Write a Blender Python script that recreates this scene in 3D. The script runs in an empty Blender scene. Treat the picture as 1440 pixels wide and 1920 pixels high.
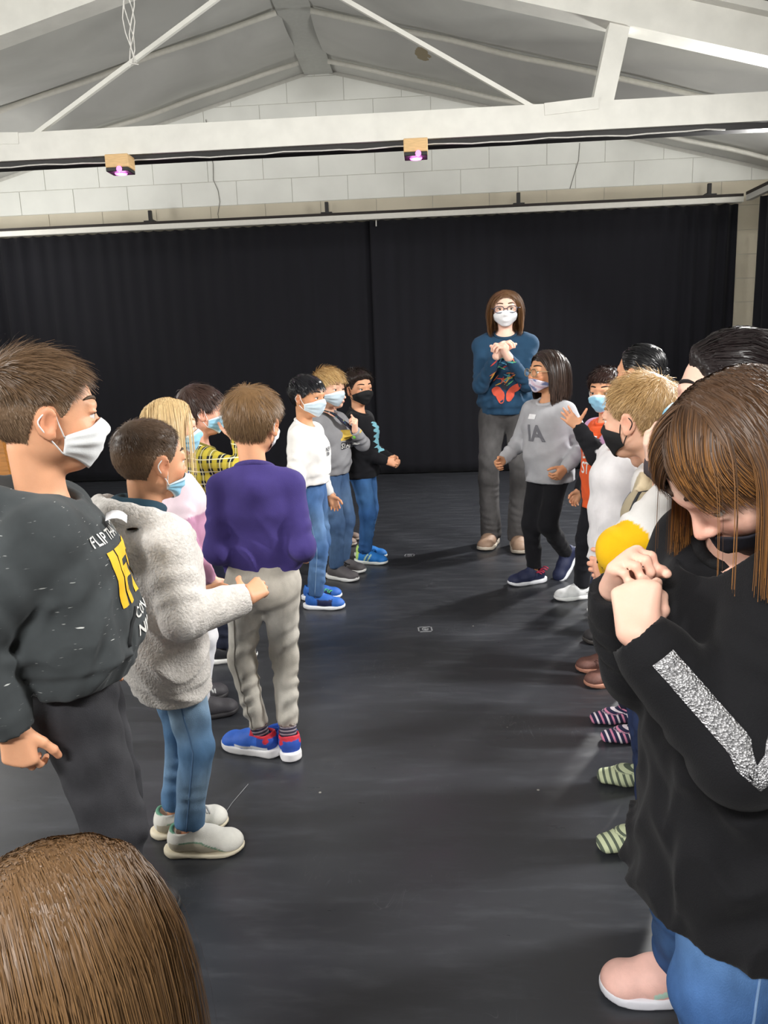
import bpy, math, random
import numpy as np
from mathutils import Vector, Matrix
from mathutils.bvhtree import BVHTree

# ------------------------------------------------------------------ camera
scene = bpy.context.scene
COL = scene.collection
CAM_H = 1.28
PITCH, YAW, ROLL = math.radians(-11.8), math.radians(3.5), math.radians(2.1)
fwd = Vector((-math.sin(YAW)*math.cos(PITCH), math.cos(YAW)*math.cos(PITCH), math.sin(PITCH)))
r0 = Vector((math.cos(YAW), math.sin(YAW), 0.0))
u0 = r0.cross(fwd)
right = math.cos(ROLL)*r0 - math.sin(ROLL)*u0
up = math.sin(ROLL)*r0 + math.cos(ROLL)*u0
cam_data = bpy.data.cameras.new('camera')
cam_data.sensor_fit = 'VERTICAL'; cam_data.sensor_height = 24.0; cam_data.sensor_width = 18.0
cam_data.lens = 18.0; cam_data.clip_start = 0.02
cam = bpy.data.objects.new('camera', cam_data); COL.objects.link(cam)
m3 = Matrix((right, up, -fwd)).transposed()
cam.matrix_world = Matrix.Translation((0, 0, CAM_H)) @ m3.to_4x4()
scene.camera = cam

# ------------------------------------------------------------------ world, lights, exposure
world = bpy.data.worlds.new('world'); scene.world = world; world.use_nodes = True
world.node_tree.nodes['Background'].inputs[0].default_value = (0.5, 0.52, 0.55, 1)
world.node_tree.nodes['Background'].inputs[1].default_value = 0.05
vs = scene.view_settings
vs.view_transform = 'Standard'; vs.look = 'None'; vs.gamma = 1.0; vs.use_curve_mapping = False
vs.exposure = 0.0

def area_light(name, loc, aim, size, size_y, power, color=(1, .985, .955)):
    ld = bpy.data.lights.new(name, 'AREA'); ld.shape = 'RECTANGLE'
    ld.size = size; ld.size_y = size_y; ld.energy = power; ld.color = color
    o = bpy.data.objects.new(name, ld); COL.objects.link(o)
    o.location = loc
    o.rotation_euler = (Vector(aim)-Vector(loc)).to_track_quat('-Z', 'Y').to_euler()
    return o
# fluorescent ceiling lamps of the hall: two along the right wall, two over the floor behind the camera
for loc, aim, sx, sy, dn, upw in (((2.5, 6.0, 2.50), (0.4, 4.2, 0.0), .22, 0.8, 190, 0), ((2.5, 2.4, 2.50), (0.2, 2.6, 0.0), .22, 0.8, 140, 26),
                                  ((-0.9, -1.9, 3.05), (-0.5, 2.0, 0.4), 1.3, .30, 170, 40), ((-4.3, 1.4, 2.50), (-1.2, 2.8, 0.3), .30, 1.3, 85, 42)):
    area_light('ceiling_lamp', loc, aim, sx, sy, dn)
    if upw: area_light('ceiling_fill_light', (loc[0], loc[1], loc[2]+.06), (loc[0]*.6, loc[1]+.6, 4.2), sx, sy, upw)  # added upward fill, as the one-sided lamp leaves the ceiling dark

# added fill lights by both side walls, brightening the ceiling and upper back wall
area_light('side_fill_light', (3.25, 6.8, 2.40), (-1.0, 6.9, 3.7), .30, 1.6, 42)
area_light('side_fill_light', (-5.0, 6.8, 2.40), (-1.0, 6.9, 3.7), .30, 1.6, 52)

# ------------------------------------------------------------------ materials
MATS = {}
def srgb(r, g=None, b=None):
    if g is None: r, g, b = r
    f = lambda c: (c/255/12.92) if c/255 <= .04045 else ((c/255+.055)/1.055)**2.4
    return (f(r), f(g), f(b))

def new_mat(name):
    m = bpy.data.materials.new(name); m.use_nodes = True
    nt = m.node_tree; nt.nodes.clear()
    out = nt.nodes.new('ShaderNodeOutputMaterial'); b = nt.nodes.new('ShaderNodeBsdfPrincipled')
    nt.links.new(b.outputs[0], out.inputs[0])
    return m, nt, b

def node(nt, t, **kw):
    n = nt.nodes.new(t)
    for k, v in kw.items():
        if k == 'inp':
            for a, c in v.items(): n.inputs[a].default_value = c
        else: setattr(n, k, v)
    return n

def mix_col(nt, fac, a, b, mode='MIX'):
    n = nt.nodes.new('ShaderNodeMix'); n.data_type = 'RGBA'; n.blend_type = mode
    for s, v in ((n.inputs[0], fac), (n.inputs[6], a), (n.inputs[7], b)):
        if hasattr(v, 'is_linked') or hasattr(v, 'links'): nt.links.new(v, s)
        elif isinstance(v, (int, float)): s.default_value = v
        else: s.default_value = (*v, 1) if len(v) == 3 else v
    return n.outputs[2]

def ramp(nt, src, p0, p1, c0=(0, 0, 0, 1), c1=(1, 1, 1, 1)):
    r = nt.nodes.new('ShaderNodeValToRGB'); nt.links.new(src, r.inputs[0])
    e = r.color_ramp.elements
    e[0].position = p0; e[0].color = c0; e[1].position = p1; e[1].color = c1
    return r.outputs[0]

def simple(name, rgb, rough=.6, metal=0, var=.12, scale=30, bump=0, bscale=200, spec=.4, sheen=0, attr=False, sss=0, stretch=(1, 1, 1), emit=None):
    """procedural material: colour (or the 'Col' attribute) with a little noise variation and bump"""
    key = (name, rgb, rough, metal, var, scale, bump, bscale, attr)
    if key in MATS: return MATS[key]
    m, nt, b = new_mat(name)
    tc = node(nt, 'ShaderNodeTexCoord'); mp = node(nt, 'ShaderNodeMapping'); mp.inputs['Scale'].default_value = stretch
    nt.links.new(tc.outputs['Object'], mp.inputs[0])
    nz = node(nt, 'ShaderNodeTexNoise', inp={'Scale': scale, 'Detail': 4.0}); nt.links.new(mp.outputs[0], nz.inputs['Vector'])
    if attr:
        at = node(nt, 'ShaderNodeAttribute', attribute_name='Col'); base = at.outputs['Color']
    else: base = rgb
    fac = ramp(nt, nz.outputs['Fac'], .3, .7, (1-var,)*3+(1,), (1+var*.6,)*3+(1,))
    col = mix_col(nt, 1.0, base, fac, 'MULTIPLY')
    nt.links.new(col, b.inputs['Base Color'])
    b.inputs['Roughness'].default_value = rough; b.inputs['Metallic'].default_value = metal
    b.inputs['Specular IOR Level'].default_value = spec
    if sheen:
        b.inputs['Sheen Weight'].default_value = sheen; b.inputs['Sheen Roughness'].default_value = .5
    if sss:
        b.inputs['Subsurface Weight'].default_value = sss
        b.inputs['Subsurface Radius'].default_value = (.012, .005, .003)
        b.inputs['Subsurface Scale'].default_value = 1.0
    if bump:
        n2 = node(nt, 'ShaderNodeTexNoise', inp={'Scale': bscale, 'Detail': 3.0}); nt.links.new(mp.outputs[0], n2.inputs['Vector'])
        bp = node(nt, 'ShaderNodeBump', inp={'Strength': bump, 'Distance': .004}); nt.links.new(n2.outputs['Fac'], bp.inputs['Height'])
        nt.links.new(bp.outputs[0], b.inputs['Normal'])
    if emit:
        b.inputs['Emission Color'].default_value = (*emit[0], 1); b.inputs['Emission Strength'].default_value = emit[1]
    MATS[key] = m
    return m

# ------------------------------------------------------------------ mesh helpers
def mesh_obj(name, V, Fq, mat, parent=None, smooth=True, cols=None, **props):
    me = bpy.data.meshes.new(name)
    V = np.asarray(V, np.float32)
    if isinstance(Fq, np.ndarray):
        n = len(Fq); k = Fq.shape[1]
        me.vertices.add(len(V)); me.vertices.foreach_set('co', V.ravel())
        me.loops.add(n*k); me.loops.foreach_set('vertex_index', Fq.astype(np.int32).ravel())
        me.polygons.add(n); me.polygons.foreach_set('loop_start', np.arange(0, n*k, k, dtype=np.int32))
        me.update(calc_edges=True)
    else:
        me.from_pydata([tuple(v) for v in V], [], Fq); me.update()
    if smooth: me.polygons.foreach_set('use_smooth', np.ones(len(me.polygons), bool))
    if cols is not None:
        a = me.color_attributes.new('Col', 'FLOAT_COLOR', 'POINT')
        c = np.ones((len(V), 4), np.float32); c[:, :3] = cols
        a.data.foreach_set('color', c.ravel())
    if mat: me.materials.append(mat)
    o = bpy.data.objects.new(name, me); COL.objects.link(o)
    if parent: o.parent = parent
    for k, v in props.items(): o[k] = v
    return o

def empty(name, loc=(0, 0, 0), rz=0, parent=None, **props):
    o = bpy.data.objects.new(name, None); COL.objects.link(o)
    o.location = loc; o.rotation_euler = (0, 0, rz); o.empty_display_size = .1
    if parent: o.parent = parent
    for k, v in props.items(): o[k] = v
    return o

class MB:
    """collects boxes, tubes and loose polygons into one mesh"""
    def __init__(s): s.v = []; s.f = []
    def add(s, V, F):
        n = len(s.v); s.v += [tuple(map(float, v)) for v in V]; s.f += [tuple(i+n for i in f) for f in F]; return s
    def box(s, lo, hi, bev=0.0):
        x0, y0, z0 = lo; x1, y1, z1 = hi
        if bev <= 0:
            V = [(x0,y0,z0),(x1,y0,z0),(x1,y1,z0),(x0,y1,z0),(x0,y0,z1),(x1,y0,z1),(x1,y1,z1),(x0,y1,z1)]
            return s.add(V, [(0,3,2,1),(4,5,6,7),(0,1,5,4),(1,2,6,5),(2,3,7,6),(3,0,4,7)])
        b = bev
        V = []
        for z, i in ((z0, b), (z0+b, 0), (z1-b, 0), (z1, b)):
            V += [(x0+i+ (b if not i else 0), y0+i, z), (x1-i-(b if not i else 0), y0+i, z), (x1-i, y0+i+(b if not i else 0), z), (x1-i, y1-i-(b if not i else 0), z),
                  (x1-i-(b if not i else 0), y1-i, z), (x0+i+(b if not i else 0), y1-i, z), (x0+i, y1-i-(b if not i else 0), z), (x0+i, y0+i+(b if not i else 0), z)]
        F = [tuple(range(7, -1, -1)), tuple(range(24, 32))]
        for r in range(3):
            for k in range(8):
                a, c = r*8+k, r*8+(k+1) % 8
                F.append((a, c, c+8, a+8))
        return s.add(V, F)
    def bar(s, a, b, w, h, upv=(0, 0, 1)):
        """rectangular bar from a to b, width w sideways, height h along upv"""
        a, b = np.array(a, float), np.array(b, float); d = (b-a)/np.linalg.norm(b-a)
        u = np.array(upv, float); sd = np.cross(d, u); sd /= np.linalg.norm(sd); u = np.cross(sd, d)
        V = []
        for p in (a, b):
            for i, j in ((-1, -1), (1, -1), (1, 1), (-1, 1)): V.append(p+sd*w/2*i+u*h/2*j)
        return s.add(V, [(0,1,2,3),(7,6,5,4),(0,4,5,1),(1,5,6,2),(2,6,7,3),(3,7,4,0)])
    def tube(s, P, r, n=8, cap=True):
        P = [np.array(p, float) for p in P]; R = r if hasattr(r, '__len__') else [r]*len(P)
        V = []; prev = None
        for i, p in enumerate(P):
            d = P[min(i+1, len(P)-1)]-P[max(i-1, 0)]; d /= (np.linalg.norm(d)+1e-12)
            if prev is None:
                h = np.array((0, 0, 1.)) if abs(d[2]) < .9 else np.array((1., 0, 0)); u = np.cross(d, h)
            else: u = prev-d*(prev@d)
            u /= np.linalg.norm(u); prev = u; w = np.cross(d, u)
            for k in range(n):
                t = 2*math.pi*k/n; V.append(p+R[i]*(u*math.cos(t)+w*math.sin(t)))
        F = []
        for i in range(len(P)-1):
            for k in range(n):
                a, b = i*n+k, i*n+(k+1) % n; F.append((a, b, b+n, a+n))
        if cap: F += [tuple(range(n-1, -1, -1)), tuple(range((len(P)-1)*n, len(P)*n))]
        return s.add(V, F)
    def build(s, name, mat, parent=None, smooth=False, **props):
        return mesh_obj(name, s.v, s.f, mat, parent, smooth, **props)

def tag(o, label, cat, group=None):
    o['label'] = label; o['category'] = cat
    if group: o['group'] = group
    return o

def smoothstep(x, a=0., b=1.):
    t = np.clip((x-a)/(b-a), 0, 1); return t*t*(3-2*t)
# ------------------------------------------------------------------ the hall
YB = 8.25                     # face of the back wall
XL, XR = -5.25, 3.40          # side walls
YF = -3.2                     # wall behind the camera
RX = -0.99                    # ridge
def roof_z(x): return 4.0-.257*abs(x-RX)

# floor of black dance vinyl: scuffs and dust in the material, one slab
def floor_mat():
    m, nt, b = new_mat('black_vinyl')
    tc = node(nt, 'ShaderNodeTexCoord')
    n1 = node(nt, 'ShaderNodeTexNoise', inp={'Scale': 1.1, 'Detail': 7.0, 'Roughness': .65, 'Distortion': .6}); nt.links.new(tc.outputs['Object'], n1.inputs['Vector'])
    n2 = node(nt, 'ShaderNodeTexNoise', inp={'Scale': 9.0, 'Detail': 8.0, 'Roughness': .7}); 
    mp = node(nt, 'ShaderNodeMapping'); mp.inputs['Rotation'].default_value = (0, 0, .5); mp.inputs['Scale'].default_value = (.5, 2.2, 1)
    nt.links.new(tc.outputs['Object'], mp.inputs[0]); nt.links.new(mp.outputs[0], n2.inputs['Vector'])
    n3 = node(nt, 'ShaderNodeTexNoise', inp={'Scale': 3.0, 'Detail': 2.0, 'Distortion': 2.5})
    mp3 = node(nt, 'ShaderNodeMapping'); mp3.inputs['Rotation'].default_value = (0, 0, -.35); mp3.inputs['Scale'].default_value = (2.6, .8, 1)
    nt.links.new(tc.outputs['Object'], mp3.inputs[0]); nt.links.new(mp3.outputs[0], n3.inputs['Vector'])
    base = mix_col(nt, n1.outputs['Fac'], srgb(36, 37, 41), srgb(55, 57, 62))
    dust = ramp(nt, n2.outputs['Fac'], .50, .78)
    col = mix_col(nt, dust, base, srgb(62, 64, 69))
    # thin scratches: narrow bands of a warped noise
    sc = node(nt, 'ShaderNodeMath', operation='PINGPONG'); sc.inputs[1].default_value = .06
    nt.links.new(n3.outputs['Fac'], sc.inputs[0])
    line = ramp(nt, sc.outputs[0], .0, .0022, (1, 1, 1, 1), (0, 0, 0, 1))
    gate = node(nt, 'ShaderNodeTexNoise', inp={'Scale': 2.3, 'Detail': 3.0}); nt.links.new(tc.outputs['Object'], gate.inputs['Vector'])
    g = ramp(nt, gate.outputs['Fac'], .56, .70)
    lm = mix_col(nt, 1.0, line, g, 'MULTIPLY')
    col = mix_col(nt, lm, col, srgb(96, 97, 100))
    # specks of lint
    vo = node(nt, 'ShaderNodeTexVoronoi', inp={'Scale': 4.5}); nt.links.new(tc.outputs['Object'], vo.inputs['Vector'])
    sp = ramp(nt, vo.outputs['Distance'], .014, .022, (1, 1, 1, 1), (0, 0, 0, 1))
    col = mix_col(nt, sp, col, srgb(150, 148, 142))
    nt.links.new(col, b.inputs['Base Color'])
    rr = ramp(nt, n2.outputs['Fac'], .3, .75, (.26,)*3+(1,), (.46,)*3+(1,)); nt.links.new(rr, b.inputs['Roughness'])
    b.inputs['Specular IOR Level'].default_value = .5
    bp = node(nt, 'ShaderNodeBump', inp={'Strength': .12, 'Distance': .01}); nt.links.new(n1.outputs['Fac'], bp.inputs['Height']); nt.links.new(bp.outputs[0], b.inputs['Normal'])
    return m
MB().box((XL, YF, -.1), (XR, YB+.1, 0)).build('floor', floor_mat(), kind='structure')

M_wall = simple('white_painted_block', srgb(230, 231, 225), .85, var=.05, scale=3, bump=.15, bscale=60)
M_wallb = simple('beige_painted_block', srgb(203, 195, 176), .85, var=.06, scale=3, bump=.15, bscale=60)
M_joint = simple('grey_joint', srgb(205, 204, 197), .9, var=.05)
M_side = simple('white_plaster', srgb(205, 203, 194), .9, var=.05, scale=2)
M_white = simple('white_painted_wood', srgb(218, 217, 210), .55, var=.07, scale=8, bump=.1, bscale=40)
M_dark = simple('black_metal', srgb(30, 28, 28), .5, var=.1)
M_wood = simple('orange_brown_wood', srgb(186, 124, 58), .5, var=.3, scale=6, stretch=(1, 8, 8), bump=.05)
M_pine = simple('light_pine', srgb(214, 178, 128), .6, var=.15, scale=20, stretch=(1, 1, 6))

# back wall: a recessed slab of mortar carrying each painted block as a piece of its own
zt = lambda x: roof_z(x)+.05
V = []
for y in (YB+.006, YB+.12):
    V += [(XL, y, 0), (XR, y, 0), (XR, y, zt(XR)), (RX, y, zt(RX)), (XL, y, zt(XL))]
wall_back = mesh_obj('wall_back', V, [(0, 1, 2, 3, 4), (9, 8, 7, 6, 5)]+[(i, i+5, (i+1) % 5+5, (i+1) % 5) for i in range(5)], M_joint, smooth=False, kind='structure')
BW, BH, GAP = .569, .232, .0022
zj0 = 2.80                                                 # a bed joint seen above the rail
def clip_roof(poly):
    """clip an (x,z) polygon below the roof line"""
    for sgn in (-1, 1):
        out = []
        f = lambda p: (4.0-.257*sgn*(p[0]-RX)) - p[1]
        for i, p in enumerate(poly):
            q = poly[(i+1) % len(poly)]; fp, fq = f(p), f(q)
            if fp >= 0: out.append(p)
            if fp*fq < 0:
                t = fp/(fp-fq); out.append((p[0]+(q[0]-p[0])*t, p[1]+(q[1]-p[1])*t))
        poly = out
        if len(poly) < 3: return None
    return poly
rng = random.Random(4)
for r in range(-1, 6):
    z0 = zj0+r*BH; off = (r % 2)*BW/2 - 1.889
    k0 = int((XL-off)/BW)-1
    for k in range(k0, k0+18):
        x0 = k*BW+off; x1 = x0+BW
        x0c, x1c = max(x0, XL), min(x1, XR)
        if x1c-x0c < .05: continue
        po = clip_roof([(x0c+GAP, z0+GAP), (x1c-GAP, z0+GAP), (x1c-GAP, z0+BH-GAP), (x0c+GAP, z0+BH-GAP)])
        if not po: continue
        yo = YB-rng.uniform(0, .0025); n = len(po)
        cx = sum(p[0] for p in po)/n; cz = sum(p[1] for p in po)/n
        V = [(x, yo+.004, z) for x, z in po]+[(x+(cx-x)*.006, yo, z+(cz-z)*.012) for x, z in po]+[(x, YB+.006, z) for x, z in po]
        F = [tuple(range(n, 2*n))]+[(i, (i+1) % n, n+(i+1) % n, n+i) for i in range(n)]+[(2*n+i, 2*n+(i+1) % n, (i+1) % n, i) for i in range(n)]
        mesh_obj('block', V, F, M_wallb if r <= -1 else M_wall, wall_back, False)
# blocks of the narrow strip of wall left of the side curtain
for r in range(-9, -1):
    z0 = zj0+r*BH
    MB().box((3.02, YB-.002, z0+GAP), (XR-GAP, YB+.006, z0+BH-GAP)).build('block', M_wallb, wall_back)
# cracks running down the painted wall
M_crack = simple('crack_dark', srgb(120, 118, 112), .9)
def crack(pts):
    MB().tube([(x, YB-.004, z) for x, z in pts], .0035, 5).build('crack', M_crack, wall_back)
crack([(-2.15, 3.62), (-2.13, 3.5), (-2.14, 3.42), (-2.11, 3.2), (-2.12, 3.05), (-2.08, 2.95), (-2.07, 2.84), (-2.10, 2.72), (-2.09, 2.63)])
crack([(1.56, 3.22), (1.55, 3.06), (1.50, 2.9), (1.47, 2.80)])

MB().box((XL-.1, YF, 0), (XL, YB+.1, 3.0)).build('wall_left', M_side, kind='structure')
MB().box((XR, YF, 0), (XR+.1, YB+.1, 3.0)).build('wall_right', M_side, kind='structure')
V = []
for y in (YF-.1, YF):
    V += [(XL, y, 0), (XR, y, 0), (XR, y, zt(XR)), (RX, y, zt(RX)), (XL, y, zt(XL))]
mesh_obj('wall_front', V, [(0, 1, 2, 3, 4), (9, 8, 7, 6, 5)]+[(i, i+5, (i+1) % 5+5, (i+1) % 5) for i in range(5)], M_side, smooth=False, kind='structure')

# ceiling: grey roofing sheet sagging between the battens
def ceiling_mat():
    m, nt, b = new_mat('grey_roof_membrane')
    tc = node(nt, 'ShaderNodeTexCoord')
    n1 = node(nt, 'ShaderNodeTexNoise', inp={'Scale': 1.3, 'Detail': 5.0, 'Distortion': .8}); nt.links.new(tc.outputs['Object'], n1.inputs['Vector'])
    col = mix_col(nt, ramp(nt, n1.outputs['Fac'], .3, .7), srgb(178, 178, 174), srgb(196, 196, 191))
    # brown damp stain right of the ridge board
    vd = node(nt, 'ShaderNodeVectorMath', operation='SUBTRACT'); vd.inputs[1].default_value = (.03, 7.15, 3.74); nt.links.new(tc.outputs['Object'], vd.inputs[0])
    vm = node(nt, 'ShaderNodeVectorMath', operation='MULTIPLY'); vm.inputs[1].default_value = (9, 3.6, 0); nt.links.new(vd.outputs[0], vm.inputs[0])
    ln = node(nt, 'ShaderNodeVectorMath', operation='LENGTH'); nt.links.new(vm.outputs[0], ln.inputs[0])
    n9 = node(nt, 'ShaderNodeTexNoise', inp={'Scale': 14.0, 'Detail': 3.0}); nt.links.new(tc.outputs['Object'], n9.inputs['Vector'])
    ad = node(nt, 'ShaderNodeMath', operation='ADD'); nt.links.new(ln.outputs['Value'], ad.inputs[0]); nt.links.new(n9.outputs['Fac'], ad.inputs[1])
    col = mix_col(nt, ramp(nt, ad.outputs[0], .98, 1.12 if False else 1.0, (1, 1, 1, 1), (0, 0, 0, 1)), col, srgb(150, 138, 112))
    nt.links.new(col, b.inputs['Base Color']); b.inputs['Roughness'].default_value = .8
    return m
M_ceil = ceiling_mat()
BAT = [-2.6, -1.2, .2, 1.4, 2.55, 3.75, 4.9, 5.65, 6.75, 7.84]     # battens across the slope
M_batten = simple('pale_batten', srgb(205, 203, 194), .6, var=.06)
ceil_root = empty('ceiling', kind='structure')
for sgn in (-1, 1):
    xe = XL if sgn < 0 else XR
    nx, ny = 44, 110
    xs = np.linspace(RX+sgn*.12, xe, nx); ys = np.linspace(YF, YB, ny)
    Xg, Yg = np.meshgrid(xs, ys, indexing='ij')
    Z = 4.0-.257*np.abs(Xg-RX)
    sag = np.zeros_like(Z)
    for a, c in zip(BAT[:-1], BAT[1:]):
        mk = (Yg >= a) & (Yg < c); t = (Yg-a)/(c-a)
        sag = np.where(mk, 4*t*(1-t), sag)
    u = np.abs(Xg-RX)
    lump = .5+.5*np.sin(u*2.3+Yg*1.7+1.2*np.sin(Yg*2.1+u*1.1)+sgn)
    amp = .10 if sgn < 0 else .055
    Z = Z+.035-amp*sag*(.35+.9*lump)-.016*sag*np.sin(u*7+3*np.sin(Yg*3)+Yg*4)
    V = np.stack([Xg, Yg, Z], -1).reshape(-1, 3)
    idx = np.arange(nx*ny).reshape(nx, ny)
    F = np.stack([idx[:-1, :-1], idx[:-1, 1:], idx[1:, 1:], idx[1:, :-1]], -1).reshape(-1, 4)
    if sgn > 0: F = F[:, ::-1]
    V2 = V.copy(); V2[:, 2] = 4.0-.257*np.abs(V2[:, 0]-RX)+.10
    Vall = np.concatenate([V, V2]); Fall = np.concatenate([F, F[:, ::-1]+len(V)])
    mesh_obj('roof_membrane', Vall, Fall, M_ceil, ceil_root)
    for y in BAT[4:]:
        P = []
        for i in range(24):
            x = RX+sgn*.14+(xe-RX-sgn*.14)*i/23
            P.append((x, y+.012*math.sin(i*.8+y), roof_z(x)-.012+.004*math.sin(i*1.3)))
        MB().tube(P, .022, 8).build('batten', M_batten, ceil_root, True)

# boxed ridge board
MB().box((RX-.14, YF, 3.975), (RX+.14, YB, 4.05)).build('ridge_board', simple('grey_board', srgb(186, 187, 182), .7, var=.05), kind='structure')

# ------------------------------------------------------------------ roof truss
YT = 5.3
truss = empty('roof_truss', (0, YT, 0)); tag(truss, 'white painted timber roof truss spanning the hall with struts and rods', 'truss')
def tb(name, a, b, w, h, upv=(0, 0, 1), m=M_white): return MB().bar(a, b, w, h, upv).build(name, m, truss)
tb('tie_beam', (XL, 0, 2.665), (XR, 0, 2.665), .14, .165)
for sgn in (-1, 1):
    xe = XL if sgn < 0 else XR
    xb = RX+sgn*.10
    tb('top_chord', (xb, 0, roof_z(xb)-.155), (xe, 0, roof_z(xe)-.155), .16, .21)
    tb('purlin_plate', (RX+sgn*1.1, 0, roof_z(RX+sgn*1.1)-.03), (xe, 0, roof_z(xe)-.03), .30, .05)
tb('strut', (1.12, -.01, 2.69), (1.25, -.01, 3.30), .10, .125, (1, 0, 0))
tb('strut', (-3.10, -.01, 2.69), (-3.23, -.01, 3.30), .10, .125, (1, 0, 0))
tb('splice_plate', (.77, -.01, 2.715), (1.10, -.01, 2.735), .13, .07)
tb('splice_plate', (-2.60, -.01, 2.715), (-3.05, -.01, 2.735), .13, .07)
tb('tie_rod', (.78, -.02, 2.70), (-1.0, -.02, 3.735), .026, .026)
tb('tie_rod', (-2.59, -.02, 2.70), (-.98, -.02, 3.62), .026, .026)
tb('king_plate', (RX, -.03, 3.55), (RX, -.03, 3.95), .05, .34, (1, 0, 0))

# black cable tray under the beam, with the thin cable clipped along it
tray = MB().box((XL, YT-.045, 2.545), (3.05, YT+.05, 2.58)).build('cable_tray', M_dark); tag(tray, 'black strip of cable tray fixed under the white tie beam', 'cable tray')
P = [(XL+.05+i*.12, YT-.058, 2.547+.004*math.sin(i*.9)+.003*math.sin(i*2.3)) for i in range(60)]
tag(MB().tube(P, .0045, 6).build('cable', simple('white_cable', srgb(206, 204, 198), .5), None, True), 'thin pale cable clipped along the underside of the tie beam', 'cable')

# two small wooden spot lamps hanging under the beam
def spot(x, label):
    t = empty('spot_lamp', (x, YT-.115, 2.495)); tag(t, label, 'lamp', 'wooden spot lamps under the tie beam')
    MB().box((-.075, -.06, -.01), (.075, .06, .07), .004).build('wooden_housing', M_pine, t)
    MB().box((-.072, -.066, -.034), (.072, .06, -.0101), .003).build('lamp_face', M_dark, t)
    lens = MB().tube([(0, 0, -.0345), (0, 0, -.040)], [.040, .036], 20).build('lens', simple('pink_led', (1, .3, .9), .3, emit=((1, .10, .80), 2.2)), t)
    MB().tube([(.015, -.068, -.022), (.015, -.0655, -.022)], .018, 16).build('lens', simple('pink_led', (1, .3, .9), .3, emit=((1, .10, .80), 2.2)), t)
    ld = bpy.data.lights.new('spot_glow', 'POINT'); ld.energy = 1.5; ld.color = (1, .3, .85); ld.shadow_soft_size = .03
    lo = bpy.data.objects.new('spot_glow', ld); COL.objects.link(lo); lo.parent = t; lo.location = (0, 0, -.07)
spot(-1.93, 'wooden spot lamp with pink light under the beam, left of the two')
spot(-.034, 'wooden spot lamp with pink light under the beam, right of the two')

# loose bundle of wire hanging from the roof
M_wire = simple('pale_wire', srgb(214, 212, 206), .5)
wp = []
hang = empty('hanging_wire', (-1.58, 4.6, 3.02)); tag(hang, 'bundle of thin pale wires hanging from the roof at upper left', 'wire')
for k in range(4):
    P = []
    for i in range(14):
        t = i/13
        P.append((.022*math.sin(t*14+k*1.7)+.012*k-.02, .015*math.cos(t*7+k), (.80-.93*t)+(0 if k else .02)))
    if k == 2: P.append((P[-1][0]+.05, P[-1][1], P[-1][2]-.01))
    if k == 0: P.append((P[-1][0]-.03, P[-1][1], P[-1][2]-.03))
    MB().tube(P, .0032, 5).build('strand', M_wire, hang, True)

# ------------------------------------------------------------------ curtain rail and curtains
YC = 8.09
rail = empty('curtain_rail', (0, YC, 2.60)); tag(rail, 'white curtain rail with black top edge and brackets along the back wall', 'curtain rail')
MB().box((XL+.02, -.035, -.030), (3.10, .030, .022), .004).build('rail_profile', simple('white_rail', srgb(226, 224, 216), .4, var=.03), rail)
MB().box((XL+.02, -.02, .0221), (3.10, .06, .050)).build('top_strip', simple('dark_brown_strip', srgb(36, 28, 25), .6), rail)
for x in (-2.766, -.96, .946, 2.79):
    mb = MB().box((x-.018, .02, .050), (x+.018, .05, .165), .003)
    mb.box((x-.012, .05, .06), (x+.012, .16, .085)); mb.box((x-.055, -.02, .048), (x+.055, .04, .062))
    mb.build('bracket', M_dark, rail)
# the rail turns the corner and comes forward along the right wall
ra = (3.13, 8.02, 2.60); rb = (3.16, 3.0, 2.60)
rail2 = empty('curtain_rail', ra); tag(rail2, 'curtain rail with dark top edge running forward along the right wall', 'curtain rail')
def rel(p, z=0): return (p[0]-ra[0], p[1]-ra[1], p[2]-ra[2]+z)
MB().bar(rel(ra), rel(rb), .05, .052).build('rail_profile', simple('grey_rail', srgb(190, 190, 186), .4, var=.03), rail2)
MB().bar(rel(ra, .04), rel(rb, .04), .06, .028).build('top_strip', simple('dark_brown_strip', srgb(36, 28, 25), .6), rail2)

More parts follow.
